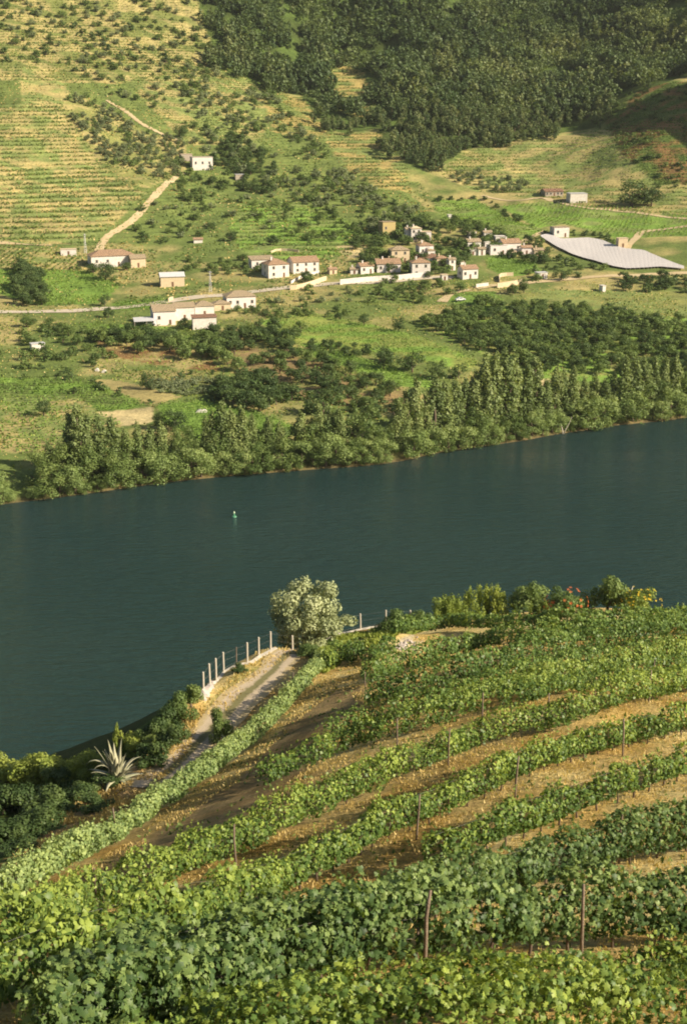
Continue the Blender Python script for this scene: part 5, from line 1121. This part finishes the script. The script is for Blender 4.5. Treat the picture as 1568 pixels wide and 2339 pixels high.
def blossoms(parent, mat, n, size, seed):
    rg = np.random.default_rng(seed); D = rg.normal(size=(n, 3)); D[:, 2] = np.abs(D[:, 2]); D[:, 1] = -np.abs(D[:, 1]); D /= np.linalg.norm(D, axis=1)[:, None]
    P = D*np.array((.62,.62,.55))+np.array((0,0,.42)); b = MB()
    for k in range(5):
        a = k*1.2566; b.add([(0,0,0),(.5*math.cos(a-.35),.5*math.sin(a-.35),.22),(.75*math.cos(a),.75*math.sin(a),.15),(.5*math.cos(a+.35),.5*math.sin(a+.35),.22)], [(0,1,2,3)])
    me = b.mesh('blossom', mat)
    for p, q in zip(P, D): o = link('blossom', me, parent, tuple(p)); o.rotation_mode = 'QUATERNION'; o.rotation_quaternion = Vector(q).to_track_quat('Z', 'Y'); o.scale = (size,)*3
fb.rotation_euler.z = 0; yb_.rotation_euler.z = 0
blossoms(fb, M['flower'], 26, .07, 1); blossoms(yb_, M['yflower'], 40, .045, 2)
# steep slope at the left; dark bushes carry its shade in their colour
for px, py, h, w, key, lab in [(75,1800,108,1.0,'near_light_bush','tall yellow green bush at the left edge above the water'),(60,1850,90,1.2,'near_dark_bush','dark bush under the yellow green one at the left edge'),(135,1790,85,1.2,'near_light_bush','pale bush beside the left edge bush'),
        (190,1775,75,1.2,'near_light_bush','pale bush left of the agave above the water'),(232,1765,60,1.2,'near_light_bush','small pale bush just left of the agave'),(275,1745,105,.55,'sapling','bright young tree rising behind the agave'),(310,1725,55,1.3,'near_light_bush','pale bush right of the young tree'),(335,1710,50,1.2,'near_bush','bush at the foot of the dark bank bushes'),
        (365,1690,75,1.0,'near_dark_bush','left dark bush on the steep bank'),(385,1668,78,1.0,'near_dark_bush','middle dark bush on the steep bank'),(412,1640,72,1.0,'near_bush','feathery bush on the steep bank below the first post'),(436,1615,66,1.0,'near_bush','green bush nearest the first fence post'),(350,1745,75,1.1,'near_dark_bush','dark bush low on the steep bank'),(400,1700,70,1.0,'near_dark_bush','dark bush against the bank edge'),
        (190,1830,60,1.6,'near_dark_bush','dark bush on the shaded slope under the agave'),(120,1860,70,1.7,'near_dark_bush','dark bush in the shaded lower left slope'),(60,1905,60,1.8,'near_dark_bush','dark bush at the very left of the shaded slope'),(250,1800,50,1.5,'near_dark_bush','dark bush touching the agave from below'),(10,1860,95,1.3,'near_dark_bush','dark bush cut by the left edge of the picture'),(25,1800,90,1.2,'near_light_bush','light bush cut by the left edge of the picture'),(5,1930,80,1.6,'near_dark_bush','dark bush in the corner above the dense row'),(95,1900,62,1.8,'near_dark_bush','spreading dark bush above the brown bank'),(150,1800,70,1.5,'near_dark_bush','dark bush in front of the pale slope bushes'),(45,1950,50,1.7,'near_dark_bush','low dark bush touching the left end of the brown bank'),(220,1850,45,1.7,'near_dark_bush','low dark bush below the agave shade')]:
    nt_(key, px, py, h, w, 'young_tree' if key == 'sapling' else 'bush', lab, 'tree' if key == 'sapling' else 'bush')
# agave
ha = hit([266], [1790], 'near', z_near_full)[0]; e = tag(link('agave', None, None, tuple(ha[:3]+np.array((0,0,.3)))), 'large pale agave with arching leaves on the edge of the bank', 'agave')
M_ag = solid_mat('agave_leaf', (.42,.39,.27), (.20,.22,.12), 1.2, .5); rg = random.Random(4)
for k in range(38):
    a = k*2.4+rg.uniform(-.2,.2); el = R(rg.uniform(42, 86)) if k < 28 else R(rg.uniform(5, 30)); Ln = rg.uniform(1.7, 2.9)*(1.15 if el > 1.1 else .85); w0 = rg.uniform(.2, .34); droop = rg.uniform(.05, .5)*(1 if k % 4 else 3.0)
    V_ = []; ns_ = 8; p = Vector((math.cos(a)*.15, math.sin(a)*.15, .1)); ang = el; sx, sy = -math.sin(a), math.cos(a)
    for i in range(ns_+1):
        t = i/ns_; wd = w0*(1-t)**.55*(.7+.9*math.sin(math.pi*min(1, t+.2)))*.8+.008; upn = Vector((-math.cos(a)*math.sin(ang), -math.sin(a)*math.sin(ang), math.cos(ang)))
        V_ += [tuple(p+Vector((sx, sy, 0))*wd+upn*.05*(1-t)), tuple(p-upn*.03*(1-t)), tuple(p-Vector((sx, sy, 0))*wd+upn*.05*(1-t)), tuple(p+upn*.015)]
        p = p+Vector((math.cos(a)*math.cos(ang), math.sin(a)*math.cos(ang), math.sin(ang)))*(Ln/ns_); ang -= droop*t*.55
    F_ = [(4*i+q, 4*i+(q+1) % 4, 4*i+4+(q+1) % 4, 4*i+4+q) for i in range(ns_) for q in range(4)]
    b = MB(); b.add(V_, F_); b.build('leaf', M_ag, e, smooth=True)
b = MB(); b.tube([(0,0,-.6),(0,0,0),(0,0,.35)], [.35,.32,.15], 9); b.build('stem', M['bark'], e)
# pale dead branch by the yellow flowers
hb = hit([1420], [1392], 'near', z_near_full)[0]; b = MB(); b.tube([(0,0,-.1),(.4,0,1.2),(.9,.1,2.3),(1.1,.1,3.0)], [.12,.1,.08,.04], 6); b.tube([(.4,0,1.2),(.1,.1,2.0)], [.06,.02], 5)
tag(b.build('dead_branch', M['concrete'], None, tuple(hb[:3]), True), 'pale bare branch leaning between the bushes on the right', 'branch')


# ------------------------------------------------------------------ thin valley haze
m = bpy.data.materials.new('valley_haze'); m.use_nodes = True; n = m.node_tree.nodes; n.clear()
v = n.new('ShaderNodeVolumePrincipled'); v.inputs['Color'].default_value = (.88,.95,.90,1); v.inputs['Density'].default_value = .00004; v.inputs['Anisotropy'].default_value = .1
o = n.new('ShaderNodeOutputMaterial'); m.node_tree.links.new(v.outputs[0], o.inputs['Volume'])
zt = max(float(Zf.max()), CAMZ); zb = min(float(Zf.min()), float(Zn.min()), -7.0)-1; top = zt+25
b = MB(); b.box(-950, 950, -80, 1560, zb, top); tag(b.build('haze', m), 'thin warm haze lying in the valley', 'haze', None, 'stuff')
sc.cycles.volume_bounces = 0
